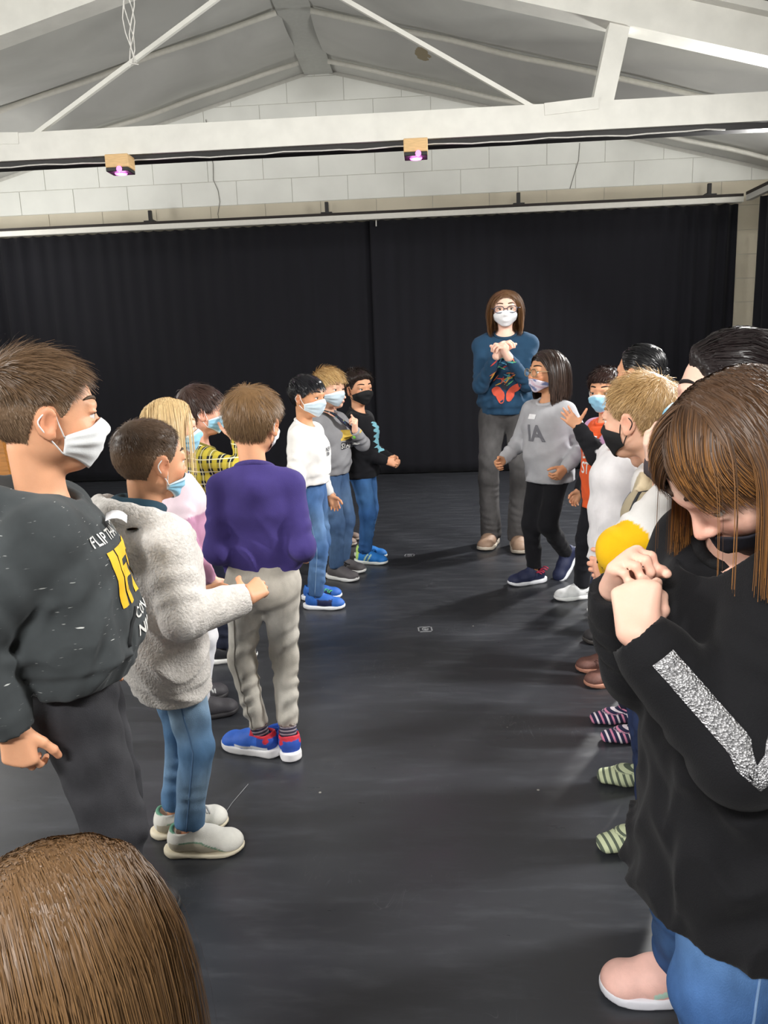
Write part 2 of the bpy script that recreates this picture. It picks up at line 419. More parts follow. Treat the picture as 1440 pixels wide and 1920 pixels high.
M_curt = simple('black_navy_velvet', srgb(17, 17, 23), .85, var=.12, scale=4, sheen=.06, spec=.2, stretch=(3, 3, .4))
def curtain(name, a, b, ztop, label, amp, wl, seed, zbot=.012):
    """pleated cloth from a to b (xy), with a scalloped heading and a hem"""
    a, b = np.array(a, float), np.array(b, float); L = np.linalg.norm(b-a); d = (b-a)/L; n = np.array((d[1], -d[0]))
    nu, nv = int(L/.022), 26
    u = np.linspace(0, L, nu); v = np.linspace(0, 1, nv)
    r = np.random.RandomState(seed); ph = np.cumsum(r.uniform(.6, 1.4, nu))*(L/nu)*2*math.pi/wl
    A = amp(u/L) if callable(amp) else amp
    V = np.zeros((nu, nv, 3))
    for j, t in enumerate(v):
        off = A*(np.sin(ph+.25*math.sin(3*t))*(1-.35*t)+.35*np.sin(.37*ph+2*t))
        sc = .012*np.abs(np.sin(u*math.pi/.115))
        z = (ztop-sc)*(1-t)+zbot*t if t < .04 else (ztop)*(1-t)+zbot*t
        P = a[None]+d[None]*u[:, None]+n[None]*off[:, None]
        V[:, j, 0] = P[:, 0]; V[:, j, 1] = P[:, 1]; V[:, j, 2] = z
    Vf = V.reshape(-1, 3); th = np.array((n[0], n[1], 0))*.004
    idx = np.arange(nu*nv).reshape(nu, nv)
    F = np.stack([idx[:-1, :-1], idx[:-1, 1:], idx[1:, 1:], idx[1:, :-1]], -1).reshape(-1, 4)
    N = len(Vf); rim = []
    for e in (idx[:, 0], idx[::-1, -1], idx[0, ::-1], idx[-1, :]):
        rim.append(np.stack([e[:-1], e[1:], e[1:]+N, e[:-1]+N], -1))
    o = mesh_obj(name, np.concatenate([Vf, Vf-th]), np.concatenate([F, F[:, ::-1]+N]+rim), M_curt)
    return tag(o, label, 'curtain')
curtain('stage_curtain', (XL+.1, YC), (-.475, YC), 2.565, 'black stage curtain on the back wall left of the centre gap', lambda t: .006+.030*smoothstep(t, .35, 0), .16, 3)
curtain('stage_curtain', (-.53, YC-.035), (3.06, YC-.02), 2.565, 'black stage curtain on the back wall right of the centre gap', lambda t: .006+.030*smoothstep(t, .70, 1.), .15, 8)
curtain('side_curtain', (3.15, 7.73), (3.17, 3.2), 2.565, 'black curtain along the right wall, seen at the right edge', .035, .17, 5)
# eyelet where the two curtains meet
tag(MB().tube([(-.465, YC-.05, 2.50), (-.465, YC-.045, 2.53), (-.465, YC-.03, 2.56)], .006, 6).build('curtain_hook', M_wire, None, True), 'small pale hook at the top of the gap between curtains', 'hook')

# ------------------------------------------------------------------ wooden trestle behind the boy at the left edge
tr = empty('wooden_trestle', (-3.36, 5.5, 0)); tag(tr, 'orange brown wooden trestle at the left edge behind the boy', 'trestle')
MB().box((-.8, -.11, .835), (.39, .11, .995), .03).build('top_beam', M_wood, tr)
for sx in (-.62, .22):
    for sy in (-1, 1):
        MB().bar((sx, .06*sy, .85), (sx+(.17 if sx > 0 else -.17), .22*sy, .01), .06, .075, (1, 0, 0)).build('leg', M_wood, tr)
MB().bar((.0, 0, .28), (.30, 0, .84), .05, .06, (0, 1, 0)).build('brace', M_wood, tr)
MB().box((-.62, -.03, .24), (.30, .03, .31)).build('stretcher', M_wood, tr)

# ------------------------------------------------------------------ small things on the floor
M_mark = simple('grey_tape', srgb(120, 121, 124), .6)
def marker(x, y, s, rz, label):
    t = empty('floor_marker', (x, y, 0), rz); tag(t, label, 'floor marker')
    w = .007
    mb = MB()
    for a, b in (((-s, -s), (s, -s+w)), ((-s, s-w), (s, s)), ((-s, -s), (-s+w, s)), ((s-w, -s), (s, s))):
        mb.box((a[0], a[1], .0005), (b[0], b[1], .002))
    mb.build('frame', M_mark, t)
    P = [(s*.42*math.cos(k*math.pi/8), s*.42*math.sin(k*math.pi/8), .0015) for k in range(17)]
    MB().tube(P, .003, 5).build('ring', M_mark, t, True)
    MB().box((-.005, -.005, .0005), (.005, .005, .002)).build('dot', M_mark, t)
marker(-.036, 3.41, .034, .1, 'grey square floor marker in the nearer part of the empty aisle')
marker(-.137, 4.74, .032, -.1, 'grey square floor marker further back beside the blue and green shoes')
tag(MB().tube([(-.575, 2.10, .001), (-.60, 2.0, .001), (-.61, 1.93, .001), (-.615, 1.86, .001)], .0012, 4).build('thread', M_mark), 'thin pale thread on the floor beside the white sneaker', 'thread')
# ------------------------------------------------------------------ signed-distance modelling kit (people, clothes, shoes)
def axis(lo, hi, h, fine=()):
    out = [lo]; p = lo
    while p < hi:
        st = h
        for a, b, f in fine:
            if a <= p < b: st = min(st, f)
            elif p < a: st = min(st, max(f, (a-p)*.6+f))
            elif p >= b: st = min(st, f+(p-b)*.6)
        p += st; out.append(p)
    return np.array(out, np.float32)

class Field:
    def __init__(s, xs, ys, zs):
        s.ax = (xs, ys, zs); s.D = np.full((len(xs), len(ys), len(zs)), .5, np.float32)
    def block(s, lo, hi):
        sl = []
        for a, l, h in zip(s.ax, lo, hi):
            i0 = max(0, int(np.searchsorted(a, l))-1); i1 = min(len(a), int(np.searchsorted(a, h))+2)
            if i1 <= i0: return None
            sl.append(slice(i0, i1))
        x, y, z = s.ax
        return tuple(sl), x[sl[0]][:, None, None], y[sl[1]][None, :, None], z[sl[2]][None, None, :]
    def add(s, prim, k=.01, op='u'):
        f, lo, hi = prim; m = k+.012
        b = s.block(np.asarray(lo)-m, np.asarray(hi)+m)
        if b is None: return s
        sl, x, y, z = b; d = f(x, y, z); o = s.D[sl]
        if op == 'u':
            h = np.clip(.5+.5*(o-d)/k, 0, 1); s.D[sl] = o+(d-o)*h-k*h*(1-h)
        elif op == 's':
            h = np.clip(.5-.5*(o+d)/k, 0, 1); s.D[sl] = o+(-d-o)*h+k*h*(1-h)
        return s
    def all(s):
        x, y, z = s.ax; return x[:, None, None], y[None, :, None], z[None, None, :]
    def cut(s, f): x, y, z = s.all(); s.D = np.maximum(s.D, f(x, y, z)).astype(np.float32); return s
    def disp(s, f, near=.05):
        m = np.abs(s.D) < near; i, j, k = np.nonzero(m); x, y, z = s.ax
        s.D[i, j, k] += f(x[i], y[j], z[k]); return s
    def mesh(s):
        D = s.D; xs, ys, zs = s.ax
        D[0] = D[-1] = .5; D[:, 0] = D[:, -1] = .5; D[:, :, 0] = D[:, :, -1] = .5
        I = D < 0
        c = I[:-1, :-1, :-1].astype(np.int8)
        for dx in (0, 1):
            for dy in (0, 1):
                for dz in (0, 1):
                    if dx+dy+dz: c = c+I[dx:D.shape[0]-1+dx, dy:D.shape[1]-1+dy, dz:D.shape[2]-1+dz]
        act = (c > 0) & (c < 8); ci, cj, ck = np.nonzero(act); n = len(ci)
        if n == 0: return np.zeros((0, 3)), np.zeros((0, 4), int)
        corners = [(dx, dy, dz) for dx in (0, 1) for dy in (0, 1) for dz in (0, 1)]
        val = {q: D[ci+q[0], cj+q[1], ck+q[2]] for q in corners}
        acc = np.zeros((n, 3)); cnt = np.zeros(n)
        for q in corners:
            for a in range(3):
                if q[a] == 0:
                    r = list(q); r[a] = 1; r = tuple(r); v0, v1 = val[q], val[r]; m = (v0 < 0) != (v1 < 0)
                    t = np.where(m, v0/np.where(m, v0-v1, 1), 0)
                    P = np.stack([np.full(n, q[0], float), np.full(n, q[1], float), np.full(n, q[2], float)], 1); P[:, a] = t
                    acc[m] += P[m]; cnt[m] += 1
        acc /= cnt[:, None]
        V = np.stack([xs[ci]+acc[:, 0]*(xs[ci+1]-xs[ci]), ys[cj]+acc[:, 1]*(ys[cj+1]-ys[cj]), zs[ck]+acc[:, 2]*(zs[ck+1]-zs[ck])], 1)
        vid = np.full(act.shape, -1, np.int32); vid[ci, cj, ck] = np.arange(n)
        Q = []
        for a in range(3):
            A = I.take(range(D.shape[a]-1), a); B = I.take(range(1, D.shape[a]), a)
            x = A != B; i, j, k = np.nonzero(x)
            b1, b2 = (a+1) % 3, (a+2) % 3
            P = np.stack([i, j, k], 1); ok = (P[:, b1] > 0) & (P[:, b2] > 0) & (P[:, b1] < D.shape[b1]-1) & (P[:, b2] < D.shape[b2]-1)
            P = P[ok]; fl = A[tuple(P.T)]
            def at(o1, o2):
                R = P.copy(); R[:, b1] -= o1; R[:, b2] -= o2; return vid[tuple(R.T)]
            q = np.stack([at(1, 1), at(0, 1), at(0, 0), at(1, 0)], 1)
            q[~fl] = q[~fl][:, ::-1]; Q.append(q)
        return V, np.concatenate(Q)

def relax(V, Q, it=2, lam=.5):
    """light Laplacian smoothing"""
    V = V.copy(); n = len(V)
    a = np.concatenate([Q[:, 0], Q[:, 1], Q[:, 2], Q[:, 3]]); b = np.concatenate([Q[:, 1], Q[:, 2], Q[:, 3], Q[:, 0]])
    cnt = np.bincount(a, minlength=n)+np.bincount(b, minlength=n)
    for _ in range(it):
        S = np.stack([np.bincount(a, V[b, i], n)+np.bincount(b, V[a, i], n) for i in range(3)], 1)/np.maximum(cnt, 1)[:, None]
        V += lam*(S-V)
    return V

A3 = lambda *v: np.array(v, float)
def unit(v): v = np.asarray(v, float); return v/(np.linalg.norm(v)+1e-12)

def cone(a, b, ra, rb, wide=None, wa=1., wb=None, rip=None):
    """round cone a-b; 'wide' stretches the section along that axis by wa..wb; rip=(amp,freq,phase,lo,hi) adds cloth folds"""
    a = np.asarray(a, float); b = np.asarray(b, float); ab = b-a; L2 = float(ab@ab)+1e-12; L = math.sqrt(L2); wb = wa if wb is None else wb
    if wide is not None:
        w = np.asarray(wide, float); w = unit(w-ab*(w@ab)/L2)
    u1 = unit(np.cross(ab, (0.3, .9, .2)))
    def f(x, y, z):
        qx, qy, qz = x-a[0], y-a[1], z-a[2]
        t = np.clip((qx*ab[0]+qy*ab[1]+qz*ab[2])/L2, 0, 1)
        qx = qx-t*ab[0]; qy = qy-t*ab[1]; qz = qz-t*ab[2]
        r = ra+(rb-ra)*t
        if wide is not None:
            s = wa+(wb-wa)*t; qn = (qx*w[0]+qy*w[1]+qz*w[2])*(1/s-1)
            qx = qx+w[0]*qn; qy = qy+w[1]*qn; qz = qz+w[2]*qn
        d = np.sqrt(qx*qx+qy*qy+qz*qz)
        if rip:
            am, fr, ph, lo, hi = rip
            e = np.clip((t-lo)/.15, 0, 1)*np.clip((hi-t)/.15, 0, 1)
            an = (qx*u1[0]+qy*u1[1]+qz*u1[2])/(d+.004)
            r = r+am*e*np.sin(t*L*fr+ph+2.8*an+1.3*np.sin(t*L*27+ph*3))*np.clip(.4+.75*np.sin(2.4*an+ph*1.7+t*L*19), 0, 1)
        return d-r
    W = max(wa, wb) if wide is not None else 1.
    R = np.full(3, max(ra, rb)*max(W, 1)+(rip[0] if rip else 0))
    return f, np.minimum(a, b)-R, np.maximum(a, b)+R

def ell(c, r, R=None):
    c = np.asarray(c, float); r = np.asarray(r, float); R = np.eye(3) if R is None else np.asarray(R, float)
    def f(x, y, z):
        qx, qy, qz = x-c[0], y-c[1], z-c[2]
        p = [(qx*R[0, i]+qy*R[1, i]+qz*R[2, i]) for i in range(3)]
        k0 = np.sqrt(sum((p[i]/r[i])**2 for i in range(3))); k1 = np.sqrt(sum((p[i]/r[i]**2)**2 for i in range(3)))+1e-9
        return k0*(k0-1)/k1
    e = np.sqrt((R**2)@(r**2)); return f, c-e, c+e

def wavy(seed, scale):
    """smooth pseudo-random 3D field made of warped sines, about -1..1"""
    r = np.random.RandomState(seed); K = r.normal(size=(5, 3))*scale; P = r.uniform(0, 6.28, 5)
    def f(x, y, z):
        w = [np.sin(K[i, 0]*x+K[i, 1]*y+K[i, 2]*z+P[i]) for i in range(5)]
        a = np.sin(K[0, 0]*x+K[0, 1]*y+K[0, 2]*z+1.6*w[3]+P[1]); b = np.sin(K[1, 0]*y+K[1, 1]*z+K[1, 2]*x+1.6*w[4]+P[2])
        return .5*(a+b)
    return f

def rotz(a): c, s = math.cos(a), math.sin(a); return np.array(((c, -s, 0), (s, c, 0), (0, 0, 1.)))
def rotx(a): c, s = math.cos(a), math.sin(a); return np.array(((1., 0, 0), (0, c, -s), (0, s, c)))
def roty(a): c, s = math.cos(a), math.sin(a); return np.array(((c, 0, s), (0, 1., 0), (-s, 0, c)))

# ------------------------------------------------------------------ head
def head_prims(c, R, h, ears=True, nose=True):
    """unit head: eyes at z=0, chin -.5, crown +.5; placed at c, turned by R, scaled by h"""
    c = np.asarray(c, float)
    T = lambda p: c+R@(np.asarray(p, float)*h)
    E = lambda p, r, q=None: ell(T(p), np.asarray(r)*h, R if q is None else R@q)
    C = lambda p, q, ra, rb: cone(T(p), T(q), ra*h, rb*h)
    L = [('u', E((0, -.055, .11), (.355, .435, .385)), .001),
         ('u', E((0, .10, -.14), (.275, .29, .30)), .12),
         ('u', E((0, .20, -.385), (.135, .13, .10)), .10),
         ('u', E((.19, -.02, -.20), (.10, .16, .14)), .10), ('u', E((-.19, -.02, -.20), (.10, .16, .14)), .10),
         ('u', E((.155, .23, -.13), (.13, .12, .12)), .06), ('u', E((-.155, .23, -.13), (.13, .12, .12)), .06),
         ('u', E((0, .325, .085), (.22, .075, .05)), .07),
         ('s', E((.155, .435, .0), (.085, .08, .055)), .05), ('s', E((-.155, .435, .0), (.085, .08, .055)), .05),
         ('u', E((.15, .325, .033), (.085, .06, .028)), .02), ('u', E((-.15, .325, .033), (.085, .06, .028)), .02),
         ('u', E((.15, .32, -.042), (.08, .05, .02)), .02), ('u', E((-.15, .32, -.042), (.08, .05, .02)), .02)]
    if nose:
        L += [('u', C((0, .36, .02), (0, .445, -.125), .030, .046), .03),
              ('u', E((.045, .405, -.14), (.036, .045, .033)), .02), ('u', E((-.045, .405, -.14), (.036, .045, .033)), .02),
              ('u', E((0, .375, -.245), (.10, .04, .022)), .02), ('u', E((0, .365, -.285), (.085, .045, .026)), .02)]
    if ears:
        for s in (-1, 1):
            q = roty(s*.10)@rotz(-s*.38)@rotx(-.15)
            L += [('u', E((s*.375, -.06, -.035), (.028, .09, .135), q), .035),
                  ('u', E((s*.372, -.035, -.14), (.026, .045, .05), q), .02),
                  ('s', E((s*.408, -.035, -.03), (.022, .045, .075), q), .02)]
    return L

HO = np.array((0, -.04, .08))                 # centre of the radial maps of the unit head
def radial_map(ears, nose):
    na, ne = 120, 72
    az = np.linspace(-math.pi, math.pi, na, endpoint=False); el = np.linspace(-math.pi/2, math.pi/2, ne)
    A, E_ = np.meshgrid(az, el, indexing='ij')
    d = np.stack([np.sin(A)*np.cos(E_), np.cos(A)*np.cos(E_), np.sin(E_)], -1)
    ts = np.linspace(.15, .85, 90)
    P = HO+d[:, :, None, :]*ts[None, None, :, None]
    D = np.full(P.shape[:3], 1.)
    for op, (f, lo, hi), k in head_prims((0, 0, 0), np.eye(3), 1., ears, nose):
        v = f(P[..., 0], P[..., 1], P[..., 2])
        if op == 'u': h = np.clip(.5+.5*(D-v)/k, 0, 1); D = D+(v-D)*h-k*h*(1-h)
        else: h = np.clip(.5-.5*(D+v)/k, 0, 1); D = D+(-v-D)*h+k*h*(1-h)
    ins = D < 0; last = ins.shape[2]-1-np.argmax(ins[:, :, ::-1], axis=2)
    return ts[last]+.004
RCAP = radial_map(False, False); RFACE = radial_map(False, True)
def rad(M, d):
    d = np.asarray(d); az = np.arctan2(d[..., 0], d[..., 1]); el = np.arcsin(np.clip(d[..., 2]/(np.linalg.norm(d, axis=-1)+1e-9), -1, 1))
    a = (az+math.pi)/(2*math.pi)*M.shape[0]; e = (el+math.pi/2)/math.pi*(M.shape[1]-1)
    a0 = np.floor(a).astype(int); e0 = np.clip(np.floor(e).astype(int), 0, M.shape[1]-2); fa = a-a0; fe = e-e0; n = M.shape[0]
    return ((1-fa)*(1-fe)*M[a0 % n, e0]+fa*(1-fe)*M[(a0+1) % n, e0]+(1-fa)*fe*M[a0 % n, e0+1]+fa*fe*M[(a0+1) % n, e0+1])

def hairline(az, style):
    """height (unit head) of the lower edge of the hair at azimuth az (0 = front)"""
    a = np.abs(np.degrees(az))
    if style == 'long': ks, vs_ = (0, 30, 50, 65, 78, 100, 180), (.27, .25, .15, .0, -.10, -.25, -.40)
    elif style == 'fringe': ks, vs_ = (0, 40, 55, 66, 78, 88, 108, 125, 180), (.24, .22, .14, .02, -.03, .10, .0, -.22, -.30)
    else: ks, vs_ = (0, 35, 52, 64, 74, 84, 106, 125, 180), (.29, .26, .17, .02, -.02, .10, .0, -.24, -.30)
    return np.interp(a, ks, vs_)

def make_hair(root, S, c, R, h, near, seed):
    """hair = a shaped cap plus combed strands, one mesh"""
    r = np.random.RandomState(seed)
    style = S.get('style', 'short'); hl = S.get('line', 'long' if style in ('long', 'tied') else ('fringe' if S.get('fringe') else 'short'))
    na, ne = (96, 56) if near else (60, 36)
    az = np.linspace(-math.pi, math.pi, na, endpoint=False); el = np.linspace(-1.1, math.pi/2, ne)
    A, E_ = np.meshgrid(az, el, indexing='ij')
    d = np.stack([np.sin(A)*np.cos(E_), np.cos(A)*np.cos(E_), np.sin(E_)], -1)
    rr = rad(RCAP, d); P0 = HO+d*rr[..., None]
    tt, ts = S.get('top', .05), S.get('side', .02)
    wn = wavy(seed, 9.)
    def thick(P, azv):
        top = smoothstep(P[..., 2], .05, .36)
        back = smoothstep(-P[..., 1], .05, .35)
        t = ts+(tt-ts)*np.maximum(top, .35*back*smoothstep(P[..., 2], -.1, .2))
        e = P[..., 2]-hairline(azv, hl)
        m = smoothstep(e, -.02, S.get('fade', .10))
        return t*m*(1+.25*wn(P[..., 0], P[..., 1], P[..., 2]))-.035*(1-smoothstep(e, -.05, .01)), e
    th, e = thick(P0, A)
    P = HO+d*(rr+th)[..., None]
    idx = np.arange(na*ne).reshape(na, ne)
    nx_ = np.roll(idx, -1, axis=0)
    F = np.stack([idx[:, :-1], nx_[:, :-1], nx_[:, 1:], idx[:, 1:]], -1).reshape(-1, 4)[:, ::-1]
    keep = (e > -.09).reshape(-1); F = F[keep[F].any(1)]
    base = np.array(S['col']); sidec = np.array(S.get('sidecol', S['col']))
    mixs = smoothstep(P0[..., 2], .28, .02)[..., None]*(1 if 'sidecol' in S else 0)
    ccap = (base*(1-mixs)+sidec*mixs)*(.74+.12*r.rand(na, ne, 1))
    VV = [P.reshape(-1, 3)]; FF = [F[:, ::-1]]; CC = [ccap.reshape(-1, 3)]; nv = na*ne
    # strands
    N = S.get('n', 5200 if near else 1700)
    g = R.T@np.array((0, 0, -1.))
    wh = unit(S.get('whorl', (.05, -.55, .75)))
    dd = r.normal(size=(N*4, 3)); dd /= np.linalg.norm(dd, axis=1)[:, None]
    azv = np.arctan2(dd[:, 0], dd[:, 1]); rv = rad(RCAP, dd); p = HO+dd*rv[:, None]
    tv, ev = thick(p, azv); ok = ev > S.get('emin', .03); dd, rv, p, tv, ev, azv = dd[ok][:N], rv[ok][:N], p[ok][:N], tv[ok][:N], ev[ok][:N], azv[ok][:N]
    n = len(dd)
    p = HO+dd*(rv+tv*(.55 if style == 'short' else 1.03)+(-.002 if style == 'short' else .004))[:, None]
    top = smoothstep(p[:, 2], .12, .36)
    def flow(q, nrm):
        if style in ('long', 'tied'):
            f = np.zeros_like(q)
            if style == 'tied': f = knot[None]-q
            else:
                ax_ = np.abs(q[:, 0]); bg = bang.astype(float)
                f[:, 0] = sgn_*(1.5-.9*bg)*smoothstep(ax_, .40, .05)*smoothstep(q[:, 2], -.15, .30)
                f[:, 1] = -.7*smoothstep(q[:, 1], .0, .3)*(1-bg)+S.get('fwd', 0)+1.0*bg*smoothstep(q[:, 2], .2, .45)
                f += g[None]*1.0
        else:
            f = (q-HO)/np.linalg.norm(q-HO, axis=1)[:, None]-wh[None]
            f = f+np.array(S.get('comb', (0, 0, 0)))[None]*top[:, None]
        f = f-nrm*np.sum(f*nrm, 1)[:, None]
        return f/(np.linalg.norm(f, axis=1)[:, None]+1e-6)
    nrm = unit_rows(dd)
    knot = np.array(S.get('knot', (0, -.50, -.02)), float); sgn_ = np.sign(p[:, 0]-S.get('part', 0.)+r.normal(size=n)*S.get('pj', .05))
    bang = (p[:, 1] > .02) & (np.abs(p[:, 0]) < S.get('bangw', .27)) & ((p[:, 2] > .22) | (p[:, 1] > .12)) & ('bangs' in S)
    ln = (S.get('lens', .06)+(S.get('lent', .16)-S.get('lens', .06))*top)*r.uniform(.75, 1.2, n)
    ln = ln*np.clip(ev/.12, .25, 1) if style == 'short' else ln
    if style in ('long', 'tied'):
        ln = np.full(n, S.get('lent', .9))*r.uniform(.93, 1.04, n)
        if style == 'tied': ln = np.linalg.norm(knot[None]-p, axis=1)*1.12
        else:
            ln = ln-.35*np.clip(.45-p[:, 2], 0, .8)          # lower roots need less length to reach the same edge
            ln = np.where(bang, S.get('bangs', .4)*r.uniform(.85, 1.1, n), ln)
        if style == 'long':
            if 'cutz' in S: ln = ln
    steps = S.get('steps', 4 if style == 'short' else (6 if style == 'tied' else 9))
    lift = S.get('lift', .35 if style == 'short' else .02)*(r.uniform(.4, 1.3, n)*top+.25*(1-top))
    mess = S.get('mess', .25 if style == 'short' else .10)
    dirv = flow(p, nrm)+nrm*lift[:, None]+r.normal(size=(n, 3))*mess*.5*(.3+.7*top[:, None] if style == 'short' else .25)
    dirv = unit_rows(dirv)
    pts = [p]; dirs = [dirv]
    vol = S.get('vol', .03)*r.uniform(.15, 1.1, n) if style != 'short' else np.zeros(n)
    for k in range(steps):
        q = pts[-1]+dirv*(ln/steps)[:, None]
        rel_ = q-HO; dist = np.linalg.norm(rel_, axis=1)+1e-9; nn = rel_/dist[:, None]
        rc = rad(RCAP, nn); tq, _ = thick(HO+nn*rc[:, None], np.arctan2(nn[:, 0], nn[:, 1]))
        lim = rc+.006+(tv*.55 if style == 'short' else np.maximum(tq, .0)+.004+vol*min(1., (k+1)/4))
        inside = (dist < lim) & (q[:, 2] > -.62)
        q = np.where(inside[:, None], HO+nn*lim[:, None], q)
        if style == 'long':
            yl = S.get('ylim', .14); zone = (q[:, 1] > yl) & (q[:, 2] < .24) & (q[:, 2] > -.32) & ~bang & (dist < lim*1.25)
            q[:, 0] = np.where(zone, sgn_*np.maximum(np.abs(q[:, 0]), .335), q[:, 0]); q[:, 1] = np.where(zone, yl+(q[:, 1]-yl)*.35, q[:, 1])
        pts.append(q)
        if style == 'short':
            dirv = unit_rows(dirv+flow(q, nn)*.22+g[None]*S.get('grav', .12)+r.normal(size=(n, 3))*mess*.12)
        else:
            f = flow(q, nn); w = np.clip((lim*1.06-dist)/.05, 0, 1)[:, None]
            dirv = unit_rows(dirv*.8+f*.7*w+g[None]*(.25+.75*(1-w))*np.where(bang, .12, 1.)[:, None]+f*bang[:, None]*.8+np.array(S.get('blow', (0, 0, 0)))[None]*(k/steps)+r.normal(size=(n, 3))*mess*.1)
        dirs.append(dirv)
    if style == 'tied':
        # sleek hair combed back along the skull to the knot
        kd = unit(knot-HO); cs_ = np.clip(dd@kd, -1, 1); om = np.arccos(cs_); so = np.maximum(np.sin(om), .05)
        pts = []
        for k in range(steps+1):
            t_ = k/steps*.97; qd = unit_rows(dd*(np.sin((1-t_)*om)/so)[:, None]+kd[None]*(np.sin(t_*om)/so)[:, None])
            rc = rad(RCAP, qd); tq, _ = thick(HO+qd*rc[:, None], np.arctan2(qd[:, 0], qd[:, 1])); off = r.uniform(0, .02, n) if k == 0 else off
            pts.append(HO+qd*(rc+np.maximum(tq, 0)+.003+off*math.sin(math.pi*t_))[:, None])
    wd = S.get('w', .0012 if near else .0026)/h
    Pn = np.stack(pts, 1)                                  # n, steps+1, 3
    if style == 'long':
        for _ in range(2): Pn[:, 1:-1] = .25*Pn[:, :-2]+.5*Pn[:, 1:-1]+.25*Pn[:, 2:]
    tn = np.zeros_like(Pn); tn[:, 1:-1] = Pn[:, 2:]-Pn[:, :-2]; tn[:, 0] = Pn[:, 1]-Pn[:, 0]; tn[:, -1] = Pn[:, -1]-Pn[:, -2]
    no = Pn-HO; sd = np.cross(tn, no); sd /= (np.linalg.norm(sd, axis=2)[..., None]+1e-9)
    tw = r.uniform(-.5, .5, (n, 1, 1)); no /= np.linalg.norm(no, axis=2)[..., None]; sd = sd+no*tw
    tap = np.linspace(1, .35, steps+1)[None, :, None]
    a = Pn-sd*wd*.5*tap; b = Pn+sd*wd*.5*tap
    SV = np.stack([a, b], 2).reshape(-1, 3)
    base_i = nv+np.arange(n)[:, None]*(2*(steps+1))+np.arange(steps)[None]*2
    SF = np.stack([base_i, base_i+1, base_i+3, base_i+2], -1).reshape(-1, 4)
    ms = (smoothstep(p[:, 2], .28, .02)*(1 if 'sidecol' in S else 0))[:, None]
    cs = (base*(1-ms)+sidec*ms)*r.uniform(.84, 1.18, (n, 1))
    tipc = np.array(S.get('tip', S['col'])); sel = (r.rand(n, 1) < S.get('tipfrac', .5))
    tcol = np.where(sel, tipc*r.uniform(.8, 1.2, (n, 1)), cs)
    gr = np.linspace(0, 1, steps+1)[None, :, None]**1.3
    SC = (cs[:, None]*(1-gr)+tcol[:, None]*gr) if 'tip' in S else np.repeat(cs[:, None], steps+1, 1)
    VV.append(SV); FF.append(SF); CC.append(np.repeat(SC[:, :, None], 2, 2).reshape(-1, 3))
    V = np.concatenate(VV)*h@R.T+c
    m = hair_mat(S.get('rough', .42))
    o = mesh_obj('hair', V, np.concatenate(FF), m, root, True, np.concatenate(CC))
    if style == 'tied':
        f = Field(*[axis(-.16, .16, .012)]*3); f.add(ell((0, 0, 0), (.10, .085, .095)), .001); f.disp(lambda x, y, z: .006*np.sin(55*x+60*z+30*y))
        Vb, Qb = f.mesh(); mesh_obj('hair_bun', (Vb+knot+A3(0, -.05, 0))*h@R.T+c, Qb, m, o, True, np.tile(base*.9, (len(Vb), 1)))
    return o
def unit_rows(v): return v/(np.linalg.norm(v, axis=1)[:, None]+1e-9)
def hair_mat(rough):
    k = ('hair', rough)
    if k not in MATS:
        m, nt, b = new_mat('hair_fibre'); at = node(nt, 'ShaderNodeAttribute', attribute_name='Col')
        nt.links.new(at.outputs['Color'], b.inputs['Base Color']); b.inputs['Roughness'].default_value = rough
        b.inputs['Specular IOR Level'].default_value = .32
        MATS[k] = m
    return MATS[k]

